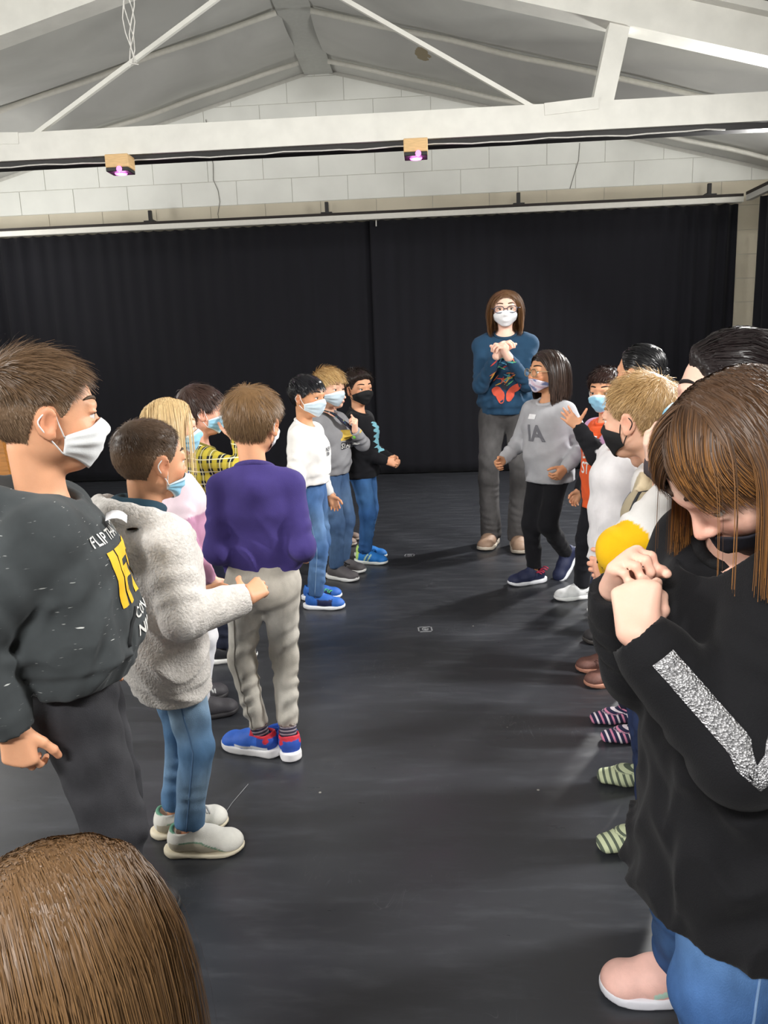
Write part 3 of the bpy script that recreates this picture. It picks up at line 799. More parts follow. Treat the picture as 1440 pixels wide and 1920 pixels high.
def make_mask(root, S, c, R, h):
    """pleated face mask wrapped over nose and chin, with ear loops"""
    nu, nvv = 33, 21
    u = np.linspace(-1, 1, nu); v = np.linspace(0, 1, nvv); U, Vv = np.meshgrid(u, v, indexing='ij')
    sh = S.get('drop', 0.)
    az = U*math.radians(70)
    et = np.radians(-13-22*np.abs(U)**1.5-sh); eb = np.radians(-58+5*np.abs(U)**2-sh*.25)
    el = et+(eb-et)*Vv
    d = np.stack([np.sin(az)*np.cos(el), np.cos(az)*np.cos(el), np.sin(el)], -1)
    q = rad(RFACE, d)
    for _ in range(14):
        b = q.copy(); b[1:-1] = (b[:-2]+b[1:-1]+b[2:])/3; b2 = b.copy(); b2[:, 1:-1] = (b[:, :-2]+b[:, 1:-1]+b[:, 2:])/3
        q = np.maximum(q, b2)
    q = q+.020+.030*np.cos(U*1.5)*np.sin(Vv*math.pi)**.7*S.get('puff', 1.)
    if S.get('pleat', True): q = q+.007*np.sin(Vv*math.pi*6)*(1-np.abs(U)**4)
    P = HO+d*q[..., None]; P2 = HO+d*(q-.010)[..., None]
    idx = np.arange(nu*nvv).reshape(nu, nvv); N = nu*nvv
    F = np.stack([idx[:-1, :-1], idx[:-1, 1:], idx[1:, 1:], idx[1:, :-1]], -1).reshape(-1, 4)
    Fs = [F, F[:, ::-1]+N]
    for e in (idx[:, 0], idx[::-1, -1], idx[0, ::-1], idx[-1, :]): Fs.append(np.stack([e[:-1], e[1:], e[1:]+N, e[:-1]+N], -1))
    V = np.concatenate([P.reshape(-1, 3), P2.reshape(-1, 3)])
    tr_ = lambda X: np.asarray(X)*h@R.T+c
    cm = np.tile(np.array(S['col']), (2*N, 1)).astype(float)
    if 'edge' in S:
        ed = ((Vv < .06) | (Vv > .94) | (np.abs(U) > .95)).reshape(-1); cm[:N][ed] = S['edge']
    if 'spots' in S:
        r = np.random.RandomState(5); wv = wavy(7, 22.); t = wv(P[..., 0], P[..., 1], P[..., 2]).reshape(-1)
        cm[:N][t > .35] = S['spots']; cm[:N][t < -.45] = S.get('spots2', S['spots'])
    o = mesh_obj('mask', tr_(V), np.concatenate(Fs)[:, ::-1], simple('mask_fabric', (.8, .8, .8), .8, var=.04, scale=60, bump=.1, bscale=300, attr=True), root, True, cm)
    lm = simple('mask_loop', tuple(S.get('loop', (.85, .85, .85))), .7, var=.02)
    for s, i in ((-1, 0), (1, nu-1)):
        tcorner, bcorner = P[i, 1], P[i, -2]
        if S.get('cross'): tcorner, bcorner = bcorner, tcorner
        e1, e2, e3 = A3(s*.385, -.015, .065), A3(s*.395, -.125, -.02), A3(s*.375, -.075, -.125)
        pts = [tcorner, tcorner*.5+e1*.5+A3(s*.03, 0, 0), e1, e2, e3, bcorner*.5+e3*.5+A3(s*.02, 0, 0), bcorner]
        pts = catmull(pts, 5)
        MB().tube(tr_(pts), .0014, 6).build('ear_loop', lm, o, True)
    return o
def catmull(P, n):
    P = [np.asarray(p, float) for p in P]; out = []
    for i in range(len(P)-1):
        p0, p1, p2, p3 = P[max(i-1, 0)], P[i], P[i+1], P[min(i+2, len(P)-1)]
        for k in range(n):
            t = k/n; out.append(.5*((2*p1)+(-p0+p2)*t+(2*p0-5*p1+4*p2-p3)*t*t+(-p0+3*p1-3*p2+p3)*t**3))
    out.append(P[-1]); return out

def make_eyes(root, c, R, h, iris, gaze=(0, 0), brow=(.05, .035, .025)):
    for s in (-1, 1):
        nr, ns = 14, 20; V = []; Cc = []
        G = rotz(-math.radians(gaze[0]))@rotx(math.radians(gaze[1]))
        for i in range(nr+1):
            t = math.pi*i/nr*.999
            for k in range(ns):
                a = 2*math.pi*k/ns; p = G@A3(math.sin(t)*math.cos(a), math.cos(t), math.sin(t)*math.sin(a))*.062+A3(s*.15, .305, -.004)
                V.append(c+R@(p*h)); Cc.append((.01, .01, .01) if i <= 1 else (iris if i <= 2 else (.78, .75, .72)))
        F = [(i*ns+k, (i+1)*ns+k, (i+1)*ns+(k+1) % ns, i*ns+(k+1) % ns) for i in range(nr) for k in range(ns)]
        mesh_obj('eye', V, np.array(F), simple('eye_surface', (.8, .8, .8), .12, var=0, spec=.5, attr=True), root, True, np.array(Cc))
        # eyebrow: a bent tapered tuft on the brow ridge
        P = []
        for i in range(9):
            t = i/8; azv = math.radians(s*(9+30*t)); elv = math.radians(7.5+3.5*math.sin(t*2.6)-1.5*t)
            dv = A3(math.sin(azv)*math.cos(elv), math.cos(azv)*math.cos(elv), math.sin(elv)); P.append(c+R@((HO+dv*(rad(RFACE, dv)+.003))*h))
        MB().tube(P, [h*.006+h*.013*math.sin(math.pi*min(1, .25+.75*i/8)) for i in range(9)], 6).build('eyebrow', simple('eyebrow_hair', tuple(brow), .7), root, True)
        # lashes: dark upper lid line
        P = []
        for i in range(9):
            t = -1+2*i/8; p = A3(s*.15+t*.068, .372-.018*t*t, .018+.008*(1-t*t)); P.append(c+R@(p*h))
        MB().tube(P, h*.006, 5).build('eyelash', simple('eyelash_dark', (.02, .015, .012), .7), root, True)

def hand_prims(w, d, nrm, side, sz, curl, spread=.12, thumb=(.75, .55, .25), tc=.4):
    """palm and five fingers from wrist w; d = finger direction, nrm = way the palm faces"""
    d = unit(d); nrm = unit(np.asarray(nrm, float)-d*(np.asarray(nrm, float)@d)); t = np.cross(d, nrm)*side
    curl = list(curl) if hasattr(curl, '__len__') else [curl]*4
    L = []
    w = np.asarray(w, float)
    offs = (.024, .008, -.0085, -.024); kn = (.064, .067, .063, .056); fl = (.052, .058, .053, .042); fr = (.0078, .0080, .0076, .0067)
    for i in range(4):
        kp = w+d*kn[i]*sz+t*offs[i]*sz-nrm*.004*sz
        L.append(('u', cone(w+t*offs[i]*.55*sz+d*.004*sz, kp, .0145*sz, .0108*sz), .012*sz))
    L.append(('u', cone(w+d*.02*sz-t*.010*sz, w+d*.050*sz-t*.012*sz+nrm*.003*sz, .014*sz, .012*sz), .01*sz))
    for i in range(4):
        kp = w+d*kn[i]*sz+t*offs[i]*sz-nrm*.003*sz
        sp = spread*(1.2-.8*i) if i else spread*1.2
        base = unit(d+t*sp*(.5 if i == 1 else 1)*.6)
        a = 0; p = kp
        for j, (f, ja) in enumerate(((.44, 78), (.31, 95), (.25, 55))):
            a += math.radians(ja)*curl[i]; dv = unit(base*math.cos(a)+nrm*math.sin(a))
            q = p+dv*fl[i]*f*sz*1.05
            rr = fr[i]*sz*(1-.10*j); L.append(('u', cone(p, q, rr, rr*.92), .0035*sz)); p = q
    tb = w+d*.016*sz+t*.017*sz+nrm*.006*sz
    tv = unit(t*thumb[0]+d*thumb[1]+nrm*thumb[2]); p1 = tb+tv*.034*sz; 
    tv2 = unit(tv*(1-tc)+(d*.8-t*.2+nrm*.45)*tc); p2 = p1+tv2*.028*sz; tv3 = unit(tv2*(1-tc)+(d*.6-t*.6+nrm*.5)*tc); p3 = p2+tv3*.022*sz
    L += [('u', cone(tb, p1, .0135*sz, .0098*sz), .010*sz), ('u', cone(p1, p2, .0092*sz, .0086*sz), .004*sz), ('u', cone(p2, p3, .0086*sz, .0072*sz), .004*sz)]
    ends = [w, w+d*.13*sz, w+t*.06*sz, w-t*.04*sz, w+nrm*.06*sz+d*.08*sz, p3]
    return L, np.min(ends, 0)-.02*sz, np.max(ends, 0)+.02*sz
# ------------------------------------------------------------------ clothes, shoes, persons
def cloth_mat(kind):
    k = ('cloth', kind)
    if k in MATS: return MATS[k]
    if kind == 'jersey': m = simple('cotton_jersey', (.5,)*3, .88, var=.10, scale=14, bump=.25, bscale=500, sheen=.04, spec=.2, attr=True)
    elif kind == 'fleece': m = simple('fleece', (.5,)*3, .95, var=.16, scale=110, bump=.9, bscale=170, sheen=.4, spec=.1, attr=True)
    elif kind == 'denim': m = simple('denim', (.5,)*3, .8, var=.22, scale=26, bump=.3, bscale=600, spec=.25, attr=True, stretch=(1, 1, .6))
    elif kind == 'satin': m = simple('smooth_knit', (.5,)*3, .6, var=.06, scale=10, bump=.1, bscale=400, spec=.3, attr=True)
    elif kind == 'marl':
        m, nt, b = new_mat('marled_jersey'); at = node(nt, 'ShaderNodeAttribute', attribute_name='Col'); tc = node(nt, 'ShaderNodeTexCoord')
        mp = node(nt, 'ShaderNodeMapping'); mp.inputs['Scale'].default_value = (40, 40, 260); mp.inputs['Rotation'].default_value = (.12, -.15, 0)
        nt.links.new(tc.outputs['Object'], mp.inputs[0])
        nz = node(nt, 'ShaderNodeTexNoise', inp={'Scale': 1.0, 'Detail': 2.0}); nt.links.new(mp.outputs[0], nz.inputs['Vector'])
        fl = ramp(nt, nz.outputs['Fac'], .70, .77)
        n2 = node(nt, 'ShaderNodeTexNoise', inp={'Scale': 12.0, 'Detail': 4.0}); nt.links.new(tc.outputs['Object'], n2.inputs['Vector'])
        c1 = mix_col(nt, 1.0, at.outputs['Color'], ramp(nt, n2.outputs['Fac'], .3, .7, (.8,)*3+(1,), (1.25,)*3+(1,)), 'MULTIPLY')
        nt.links.new(mix_col(nt, fl, c1, srgb(190, 192, 190)), b.inputs['Base Color']); b.inputs['Roughness'].default_value = .9
        b.inputs['Sheen Weight'].default_value = .05; b.inputs['Specular IOR Level'].default_value = .2
    elif kind == 'plaid':
        m, nt, b = new_mat('plaid_flannel'); tc = node(nt, 'ShaderNodeTexCoord'); sp = node(nt, 'ShaderNodeSeparateXYZ'); nt.links.new(tc.outputs['Object'], sp.inputs[0])
        def band(sock, per, lo, hi):
            a = node(nt, 'ShaderNodeMath', operation='MODULO'); a.inputs[1].default_value = per
            o_ = node(nt, 'ShaderNodeMath', operation='ADD'); o_.inputs[1].default_value = 10*per; nt.links.new(sock, o_.inputs[0]); nt.links.new(o_.outputs[0], a.inputs[0])
            g = node(nt, 'ShaderNodeMath', operation='COMPARE'); g.inputs[1].default_value = (lo+hi)/2; g.inputs[2].default_value = (hi-lo)/2; nt.links.new(a.outputs[0], g.inputs[0]); return g.outputs[0]
        xy = node(nt, 'ShaderNodeMath', operation='ADD'); nt.links.new(sp.outputs[0], xy.inputs[0]); nt.links.new(sp.outputs[1], xy.inputs[1])
        col = mix_col(nt, band(xy.outputs[0], .05, .0, .024), srgb(28, 30, 36), srgb(196, 178, 58))
        col = mix_col(nt, band(sp.outputs[2], .05, .0, .022), col, mix_col(nt, .5, col, srgb(214, 196, 70)))
        col = mix_col(nt, band(sp.outputs[2], .05, .034, .038), col, srgb(232, 228, 190)); col = mix_col(nt, band(xy.outputs[0], .05, .036, .040), col, srgb(232, 228, 190))
        nt.links.new(col, b.inputs['Base Color']); b.inputs['Roughness'].default_value = .9
    elif kind.startswith('stripe'):
        # striped sock: bands along the foot, colours from the kind
        ca, cb, cc, per = STRIPES[kind]
        m, nt, b = new_mat('striped_sock'); at = node(nt, 'ShaderNodeAttribute', attribute_name='Along'); 
        md = node(nt, 'ShaderNodeMath', operation='FRACT'); mu = node(nt, 'ShaderNodeMath', operation='MULTIPLY'); mu.inputs[1].default_value = 1/per
        nt.links.new(at.outputs['Fac'], mu.inputs[0]); nt.links.new(mu.outputs[0], md.inputs[0])
        r = nt.nodes.new('ShaderNodeValToRGB'); nt.links.new(md.outputs[0], r.inputs[0]); r.color_ramp.interpolation = 'CONSTANT'
        e = r.color_ramp.elements; e[0].position = 0; e[0].color = (*ca, 1); e[1].position = .30; e[1].color = (*cb, 1)
        for p_, c_ in ((.5, ca), (.80, cc)):
            q = e.new(p_); q.color = (*c_, 1)
        nt.links.new(r.outputs[0], b.inputs['Base Color']); b.inputs['Roughness'].default_value = .95
    MATS[k] = m
    return m
STRIPES = {'stripe_navy': (srgb(34, 34, 66), srgb(226, 214, 222), srgb(206, 130, 160), .040),
           'stripe_green': (srgb(196, 204, 168), srgb(88, 98, 84), srgb(88, 98, 84), .040),
           'stripe_grey': (srgb(48, 46, 66), srgb(150, 142, 150), srgb(150, 142, 150), .022)}

def decal(target, V2, F, o, xd, yd, nd, mat, name, lift=.0018, parent=None):
    """lay flat print (2D shape) onto the surface of target by casting it along -nd"""
    me = target.data; bv = BVHTree.FromPolygons([v.co.copy() for v in me.vertices], [tuple(p.vertices) for p in me.polygons])
    o, xd, yd, nd = Vector(o), Vector(xd).normalized(), Vector(yd).normalized(), Vector(nd).normalized(); out = []; bad = []
    for i, (x, y) in enumerate(V2):
        p = o+xd*x+yd*y; hit = bv.ray_cast(p+nd*.4, -nd)
        if hit[0] is None: bad.append(i); out.append(p)
        else: out.append(hit[0]+hit[1]*lift)
    bad = set(bad); F = [f for f in F if not bad.intersection(f)]
    if not F: return None
    return mesh_obj(name, [tuple(v) for v in out], F, mat, parent or target, True)
_txt = {}
def text2d(s, height, bold=.0, shear=0, wide=1.):
    cu = bpy.data.curves.new('t', 'FONT'); cu.body = s; cu.size = 1; cu.align_x = 'CENTER'; cu.align_y = 'CENTER'; cu.offset = bold; cu.shear = shear; cu.resolution_u = 3
    ob = bpy.data.objects.new('t', cu); COL.objects.link(ob); dg = bpy.context.evaluated_depsgraph_get(); me = bpy.data.meshes.new_from_object(ob.evaluated_get(dg))
    V = np.array([v.co[:2] for v in me.vertices]); F = [tuple(p.vertices) for p in me.polygons]
    bpy.data.objects.remove(ob); bpy.data.curves.remove(cu); bpy.data.meshes.remove(me)
    k = height/(V[:, 1].max()-V[:, 1].min()); V = V*k; V[:, 0] *= wide; V -= (V.max(0)+V.min(0))/2
    # split long triangles so the print can follow the cloth
    V = [tuple(v) for v in V]; mx = .02
    for _ in range(3):
        nf = []; cache = {}
        def mid(a, b):
            k2 = (min(a, b), max(a, b))
            if k2 not in cache: cache[k2] = len(V); V.append(((V[a][0]+V[b][0])/2, (V[a][1]+V[b][1])/2))
            return cache[k2]
        for f in F:
            for i in range(1, len(f)-1):
                a, b, c = f[0], f[i], f[i+1]
                L = [math.dist(V[a], V[b]), math.dist(V[b], V[c]), math.dist(V[c], V[a])]
                if max(L) > mx: x, y, z = mid(a, b), mid(b, c), mid(c, a); nf += [(a, x, z), (x, b, y), (z, y, c), (x, y, z)]
                else: nf.append((a, b, c))
        F = nf
    return V, F
def poly2d(P, n=1):
    """fan polygon with a centre vertex and an inner ring"""
    P = [tuple(p) for p in P]; c = np.mean(P, 0); V = P+[tuple(c+(np.array(p)-c)*.5) for p in P]+[tuple(c)]; m = len(P)
    F = [(i, (i+1) % m, m+(i+1) % m, m+i) for i in range(m)]+[(m+i, m+(i+1) % m, 2*m) for i in range(m)]
    return V, F

def xf(V, R, t): return np.asarray(V)@np.asarray(R).T+np.asarray(t)

def make_shoe(root, S, R, t, sc, near):
    """trainer: upper with tongue and collar, sole, laces or strap; foot frame: ankle at origin, toes +y"""
    h = .0034 if near else .0070
    kind = S.get('kind', 'trainer')
    ax = lambda lo, hi: axis(lo*sc, hi*sc, h)
    f = Field(ax(-.055, .055), ax(-.085, .165), ax(-.01, .125))
    q = lambda *p: A3(*p)*sc
    X = (1, 0, 0)
    f.add(cone(q(0, -.035, .040), q(0, .045, .040), .034*sc, .034*sc, X, 1., 1.08), .001)
    f.add(cone(q(0, .045, .036), q(0, .10, .030), .034*sc, .029*sc, X, 1.12, 1.28), .02*sc)
    f.add(ell(q(0, .112, .026), q(.037, .034, .024)), .02*sc)
    f.add(cone(q(0, -.028, .06), q(0, -.022, .085), .036*sc, .035*sc), .015*sc)
    f.add(cone(q(0, .025, .058), q(0, -.002, .096), .023*sc, .020*sc, X, 1.2, 1.2), .012*sc)
    f.cut(lambda x, y, z: .016*sc-z+0*x+0*y)
    f.cut(lambda x, y, z: (z-(.078+.0*y)*sc-np.maximum(0, (y-.0*sc))*1.0-np.maximum(0, -y-.035*sc)*.35)*.9+0*x)
    f.add(cone(q(0, -.020, .070), q(0, -.016, .14), .028*sc, .030*sc), .004*sc, 's')
    V, Q = f.mesh(); V = relax(V, Q, 1)
    c = np.tile(np.array(S['col']), (len(V), 1)).astype(float)
    u = V/sc
    if 'fn' in S: c = S['fn'](u, c)
    o = mesh_obj('shoe', xf(V, R, t), Q, simple('shoe_upper', (.5,)*3, .6, var=.08, scale=40, bump=.2, bscale=400, attr=True), root, True, c)
    # sole
    h = .0056 if near else .0090
    f = Field(ax(-.06, .06), ax(-.09, .17), axis(-.006*sc, .045*sc, h*.7))
    th = S.get('sole_h', .022)
    def sole(x, y, z):
        w = .036+.009*smoothstep(y/sc, -.02, .07)-.004*smoothstep(y/sc, .09, .14)
        yc = np.clip(y/sc, -.042, .108)
        d2 = np.sqrt((x/sc/(w/.04))**2+(y/sc-yc)**2)-.040
        lift = .012*smoothstep(y/sc, .085, .15)+.006*smoothstep(-y/sc, .05, .085)
        top = th+.006*smoothstep(-y/sc, .0, .07)
        dz = np.maximum(z/sc-top-lift*.5, lift*.6-z/sc)
        dd = np.sqrt(np.maximum(d2+.005, 0)**2+np.maximum(dz+.005, 0)**2)+np.minimum(np.maximum(d2+.005, dz+.005), 0)-.005
        return dd*sc
    x, y, z = f.all(); f.D = sole(x, y, z).astype(np.float32)+0*x; f.D = np.ascontiguousarray(np.broadcast_to(f.D, (len(f.ax[0]), len(f.ax[1]), len(f.ax[2])))).copy()
    V, Q = f.mesh()
    mesh_obj('sole', xf(V, R, t), Q, simple('rubber_sole', tuple(S.get('sole', (.8, .8, .78))), .55, var=.06), o)
    lc = simple('shoe_lace', tuple(S.get('lace', (.8, .8, .8))), .8)
    if S.get('strap'):
        for yy in (.030, .055):
            P = [q(.040*math.sin(a), yy-.004*math.cos(a), .034+.034*math.cos(a)) for a in np.linspace(-1.15, 1.15, 9)]
            MB().tube(P, .0075*sc, 6).build('strap', lc, o, True)
    elif kind != 'slip':
        for i, yy in enumerate((.018, .033, .048, .062, .075)):
            zz = float(np.interp(yy, (.018, .033, .048, .062, .075), (.085, .078, .073, .069, .0655)))
            P = [q(x_, yy+.006*(x_/.02 if i % 2 else -x_/.02)*.5, zz-14*x_*x_+.0045) for x_ in np.linspace(-.020, .020, 7)]
            MB().tube(P, .0034*sc, 5).build('lace', lc, o, True)
    if 'extra' in S: S['extra'](o, R, t, sc)
    return o

def make_sock_foot(root, kind, R, t, sc, near, shin):
    h = .0035 if near else .005
    q = lambda *p: A3(*p)*sc
    X = (1, 0, 0)
    f = Field(axis(-.06*sc, .06*sc, h), axis(-.09*sc, .17*sc, h), axis(-.005*sc, .17*sc, h))
    f.add(cone(q(0, -.03, .032), q(0, .06, .030), .031*sc, .029*sc, X, 1., 1.2), .001)
    f.add(cone(q(0, .06, .027), q(0, .122, .020), .028*sc, .019*sc, X, 1.25, 1.75), .02*sc)
    f.add(cone(q(0, -.012, .05), q(0, -.005, .19), .033*sc, .036*sc), .025*sc)
    f.cut(lambda x, y, z: .0015-z+0*x+0*y)
    f.disp(lambda x, y, z: .0012*np.sin(z*160+y*90)*smoothstep(z, .04*sc, .08*sc))
    V, Q = f.mesh(); V = relax(V, Q, 1)
    o = mesh_obj('sock', xf(V, R, t), Q, cloth_mat(kind), root)
    u = V/sc; along = np.where(u[:, 2] < .05, u[:, 1], u[:, 1]*.4-(u[:, 2]-.05))-.35*(u[:, 2]-.02)+.5
    a = o.data.attributes.new('Along', 'FLOAT', 'POINT'); a.data.foreach_set('value', along.astype(np.float32))
    return o

def ik(a, b, l1, l2, hint):
    a, b = np.asarray(a, float), np.asarray(b, float); d = b-a; L = np.linalg.norm(d); mx = (l1+l2)*.998
    if L > mx: b = a+d/L*mx; d = b-a; L = mx
    x = (l1*l1-l2*l2+L*L)/(2*L); y = math.sqrt(max(l1*l1-x*x, 0)); u = d/L; hv = np.asarray(hint, float); hv = unit(hv-u*(hv@u))
    return a+u*x+hv*y, b

SKIN = {'fair': srgb(233, 184, 158), 'tan': srgb(206, 150, 112), 'pale': srgb(240, 200, 180), 'warm': srgb(224, 166, 130)}
KID = dict(pel=.60, hipx=.056, hipz=.585, waist=.70, chest=.835, neck=.950, shx=.107, shz=.902, ua=.195, fa=.172, thigh=.265, shin=.262, hh=.205, tw=1., hand=1.)
ADULT = dict(pel=.90, hipx=.085, hipz=.875, waist=1.03, chest=1.20, neck=1.395, shx=.150, shz=1.325, ua=.285, fa=.245, thigh=.405, shin=.395, hh=.228, tw=1.30, hand=1.32)

def person(label, loc, hd, H=1.2, adult=False, lean=0, twist=0, head=(0, 0, 0), hoff=(0, 0, 0), RA=None, LA=None, RF=None, LF=None,
           top=None, bottom=None, shoes=None, hair=None, mask=None, iris=(.10, .06, .035), gaze=(0, 0), skin='fair', near=False,
           glasses=None, seed=1, pelz=None, bow=0, brow=None, hips=(0, 0), eyes=True, extra=None, hhs=1., nk=1.):
    s = 1. if adult else H/1.2
    B = {k: v*s for k, v in (ADULT if adult else KID).items()}; tw = B['tw'] = (1.30 if adult else 1.)
    if adult:
        for k in B: B[k] *= H/1.67 if k not in ('tw', 'hand') else 1
    root = empty('person', (loc[0], loc[1], 0), -math.radians(hd)); tag(root, label, 'person')
    # --- skeleton
    pel = A3(hips[0]*s, hips[1]*s, B['pel'] if pelz is None else pelz); dz = pel[2]-B['pel']
    Rt = rotz(-math.radians(twist))@rotx(-math.radians(lean))
    Rb = Rt@rotx(-math.radians(bow))                     # upper back bends further
    up_ = lambda p: pel+Rt@(A3(*p)-A3(0, 0, B['pel']))
    waist = up_((0, 0, B['waist'])); chest = up_((0, -.004*s, B['chest']))
    nb = chest+Rb@A3(0, -.012*tw, B['neck']-B['chest'])
    sh = {k: chest+Rb@A3(k*B['shx'], -.008*tw, B['shz']-B['chest']) for k in (1, -1)}
    hh = B['hh']*hhs; yaw, pit, rol = [math.radians(a) for a in head]
    Rh = rotz(-yaw)@rotx(-pit)@roty(rol)
    dist = (H-.5*hh-B['neck']) if pelz is None else (H-.5*hh-B['neck'])
    hc = nb+rotz(-yaw*.5)@rotx(-pit*.75-math.radians(lean+bow)*.5)@A3(0, .018*tw, dist)+A3(*hoff)*s
    J = dict(pel=pel, waist=waist, chest=chest, nb=nb, sh=sh, hc=hc, Rh=Rh, hh=hh, s=s, tw=tw, B=B, Rt=Rt, Rb=Rb)
    ft = {}; an = {}; kn = {}; hp = {}
    for k, F0 in ((1, RF), (-1, LF)):
        F0 = F0 or {}; x, y = F0.get('x', k*.066), F0.get('y', 0.)
        R = rotz(-math.radians(F0.get('yaw', k*8)))@rotx(math.radians(F0.get('pitch', 0)))
        t = A3(x*s, y*s, F0.get('lift', 0)*s); ft[k] = (R, t); fs = (1.24 if adult else s*.98)
        an[k] = t+R@A3(0, -.008, .066)*fs; hp[k] = pel+rotz(-math.radians(twist)*.3)@A3(k*B['hipx'], 0, B['hipz']-B['pel'])
        if 'knee' in F0: kn[k] = A3(*F0['knee'])*s
        else:
            kn[k], an[k] = ik(hp[k], an[k], B['thigh'], B['shin'], R@A3(k*.12, 1, 0) if F0.get('lift', 0) < .05 else A3(0, 1, .1))
    el = {}; wr = {}; hd_ = {}
    for k, A0 in ((1, RA), (-1, LA)):
        A0 = A0 or {}; w = A3(*A0.get('w', (k*.165, .03, .545)))*s
        el[k], wr[k] = ik(sh[k], w, B['ua'], B['fa'], A3(*A0.get('hint', (k*.5, -1, -.1))))
        hd_[k] = (A0.get('d', wr[k]-el[k]), A0.get('n', (-k, .2, 0)), A0.get('curl', .32), A0.get('spread', .10), A0.get('thumb', (.65, .7, .25)), A0.get('tc', .35))
    J.update(el=el, wr=wr, an=an, kn=kn, hp=hp, ft=ft)
    # --- body: one continuous surface from crown to toes, fingers included
    prims = []; u = lambda p, k=.02: prims.append(('u', p, k))
    X = Rb@A3(1, 0, 0)
    u(cone(pel, waist, .066*tw*s, .060*tw*s, X, 1.35, 1.35), .001); u(cone(waist, chest, .060*tw*s, .066*tw*s, X, 1.35, 1.4))
    u(cone(chest, nb-A3(0, 0, .03*s), .064*tw*s, .045*tw*s, X, 1.4, 1.5)); u(cone(sh[1], sh[-1], .034*tw*s, .034*tw*s))
    u(cone(nb-A3(0, 0, .03*s), hc+Rh@A3(0, -.13, -.26)*hh, .041*s*(1.2 if adult else 1)*nk, .040*s*(1.2 if adult else 1)*nk), .02)
    for k in (1, -1):
        u(cone(hp[k], kn[k], .052*tw*s, .036*tw*s), .03); u(cone(kn[k], an[k], .036*tw*s, .022*tw*s), .01)
        R, t = ft[k]; fs = (1.24 if adult else s*.98); u(cone(t+R@A3(0, -.02, .04)*fs, t+R@A3(0, .085, .032)*fs, .018*fs, .015*fs), .01)
        u(cone(sh[k], el[k], .032*tw*s, .025*tw*s), .02); u(cone(el[k], wr[k], .025*tw*s, .0185*tw*s), .01)
    hb = []
    hn = .0029 if near else .0046
    for k in (1, -1):
        d, n_, cu, sp, th, tc = hd_[k]; L, lo, hi = hand_prims(wr[k], d, n_, k, B['hand'] if adult else s*.88, cu, sp, th, tc)
        prims += L; hb.append((lo, hi))
    prims += [(op, p, k*hh) for op, p, k in head_prims(hc, Rh, hh)]
    lo = np.min([p[1] for _, p, _ in prims], 0)-.03; hi = np.max([p[2] for _, p, _ in prims], 0)+.03
    hs = .0040 if near else .0060
    hr = hh*.62; axs = []
    for i in range(3):
        fine = [(hc[i]-hr, hc[i]+hr, hs)]+[(b[0][i], b[1][i], hn) for b in hb]
        axs.append(axis(lo[i], hi[i], .030, fine))
    f = Field(*axs)
    for op, p, k in prims: f.add(p, max(k, .001), op)
    V, Q = f.mesh(); V = relax(V, Q, 1, .4)
    # covered skin carries a coarser net: weld the hidden vertices into clusters, the surface stays one piece
    vis = (np.linalg.norm(V-hc, axis=1) < hh*.95) | ((V[:, 2] > nb[2]-.03*s) & (np.linalg.norm((V-nb)[:, :2], axis=1) < .09*s*tw))
    for k in (1, -1): vis |= np.linalg.norm(V-(wr[k]+unit(hd_[k][0])*.05*s), axis=1) < .115*s*(1.3 if adult else 1)
    cl = np.floor((V+10)/(.024*tw)).astype(np.int64); key = cl[:, 0]*4000003+cl[:, 1]*2003+cl[:, 2]
    key[vis] = -1-np.arange(vis.sum()); _, inv = np.unique(key, return_inverse=True); nvv = inv.max()+1; cnt_ = np.bincount(inv, minlength=nvv)
    V = np.stack([np.bincount(inv, V[:, i], nvv)/cnt_ for i in range(3)], 1); Q = inv[Q]
    tri = np.concatenate([Q[:, [0, 1, 2]], Q[:, [0, 2, 3]]]); ok = (tri[:, 0] != tri[:, 1]) & (tri[:, 1] != tri[:, 2]) & (tri[:, 0] != tri[:, 2]); Q = tri[ok]
    _, ui = np.unique(np.sort(Q, 1), axis=0, return_index=True); Q = Q[np.sort(ui)]
    sk = np.array(SKIN[skin]); C = np.tile(sk, (len(V), 1))
    hu = (V-hc)@Rh/hh                                     # head coordinates
    red = sk*np.array((1.0, .66, .62))
    def blend(m, c): C[:] = C*(1-m[:, None])+c*m[:, None]
    g = lambda p, r: np.exp(-np.sum(((hu-np.array(p))/r)**2, 1))
    blend(.55*np.clip(g((.2, .27, -.15), .13)+g((-.2, .27, -.15), .13)+g((0, .46, -.13), .08), 0, 1), red)
    blend(.7*np.clip(g((.40, -.06, -.03), (.06, .10, .16))+g((-.40, -.06, -.03), (.06, .10, .16)), 0, 1)*.7, red)
    blend(.8*np.clip(g((0, .40, -.265), (.09, .06, .035)), 0, 1), np.array(srgb(190, 100, 95)))
    hand_m = np.zeros(len(V))
    for k in (1, -1):
        tip = np.clip((np.linalg.norm(V-wr[k], axis=1)-.06*s)/(.06*s), 0, 1)*(np.linalg.norm(V-wr[k], axis=1) < .17*s); hand_m = np.maximum(hand_m, tip)
    blend(.35*hand_m, red)
    body = mesh_obj('body', V, Q, simple('skin', (.8, .5, .4), .5, var=.05, scale=30, bump=.06, bscale=300, spec=.35, attr=True, sss=.12), root, True, C)
    if eyes: make_eyes(root, hc, Rh, hh, iris, gaze, brow or tuple(np.array(hair['col'])*.6))
    if hair: make_hair(root, hair, hc, Rh, hh, near, seed)
    if mask: make_mask(root, mask, hc, Rh, hh)
    if glasses: make_glasses(root, hc, Rh, hh, glasses)
    T = make_top(root, top, J, near, seed) if top else None
    Bt = make_bottom(root, bottom, J, near, seed, ft) if bottom else None
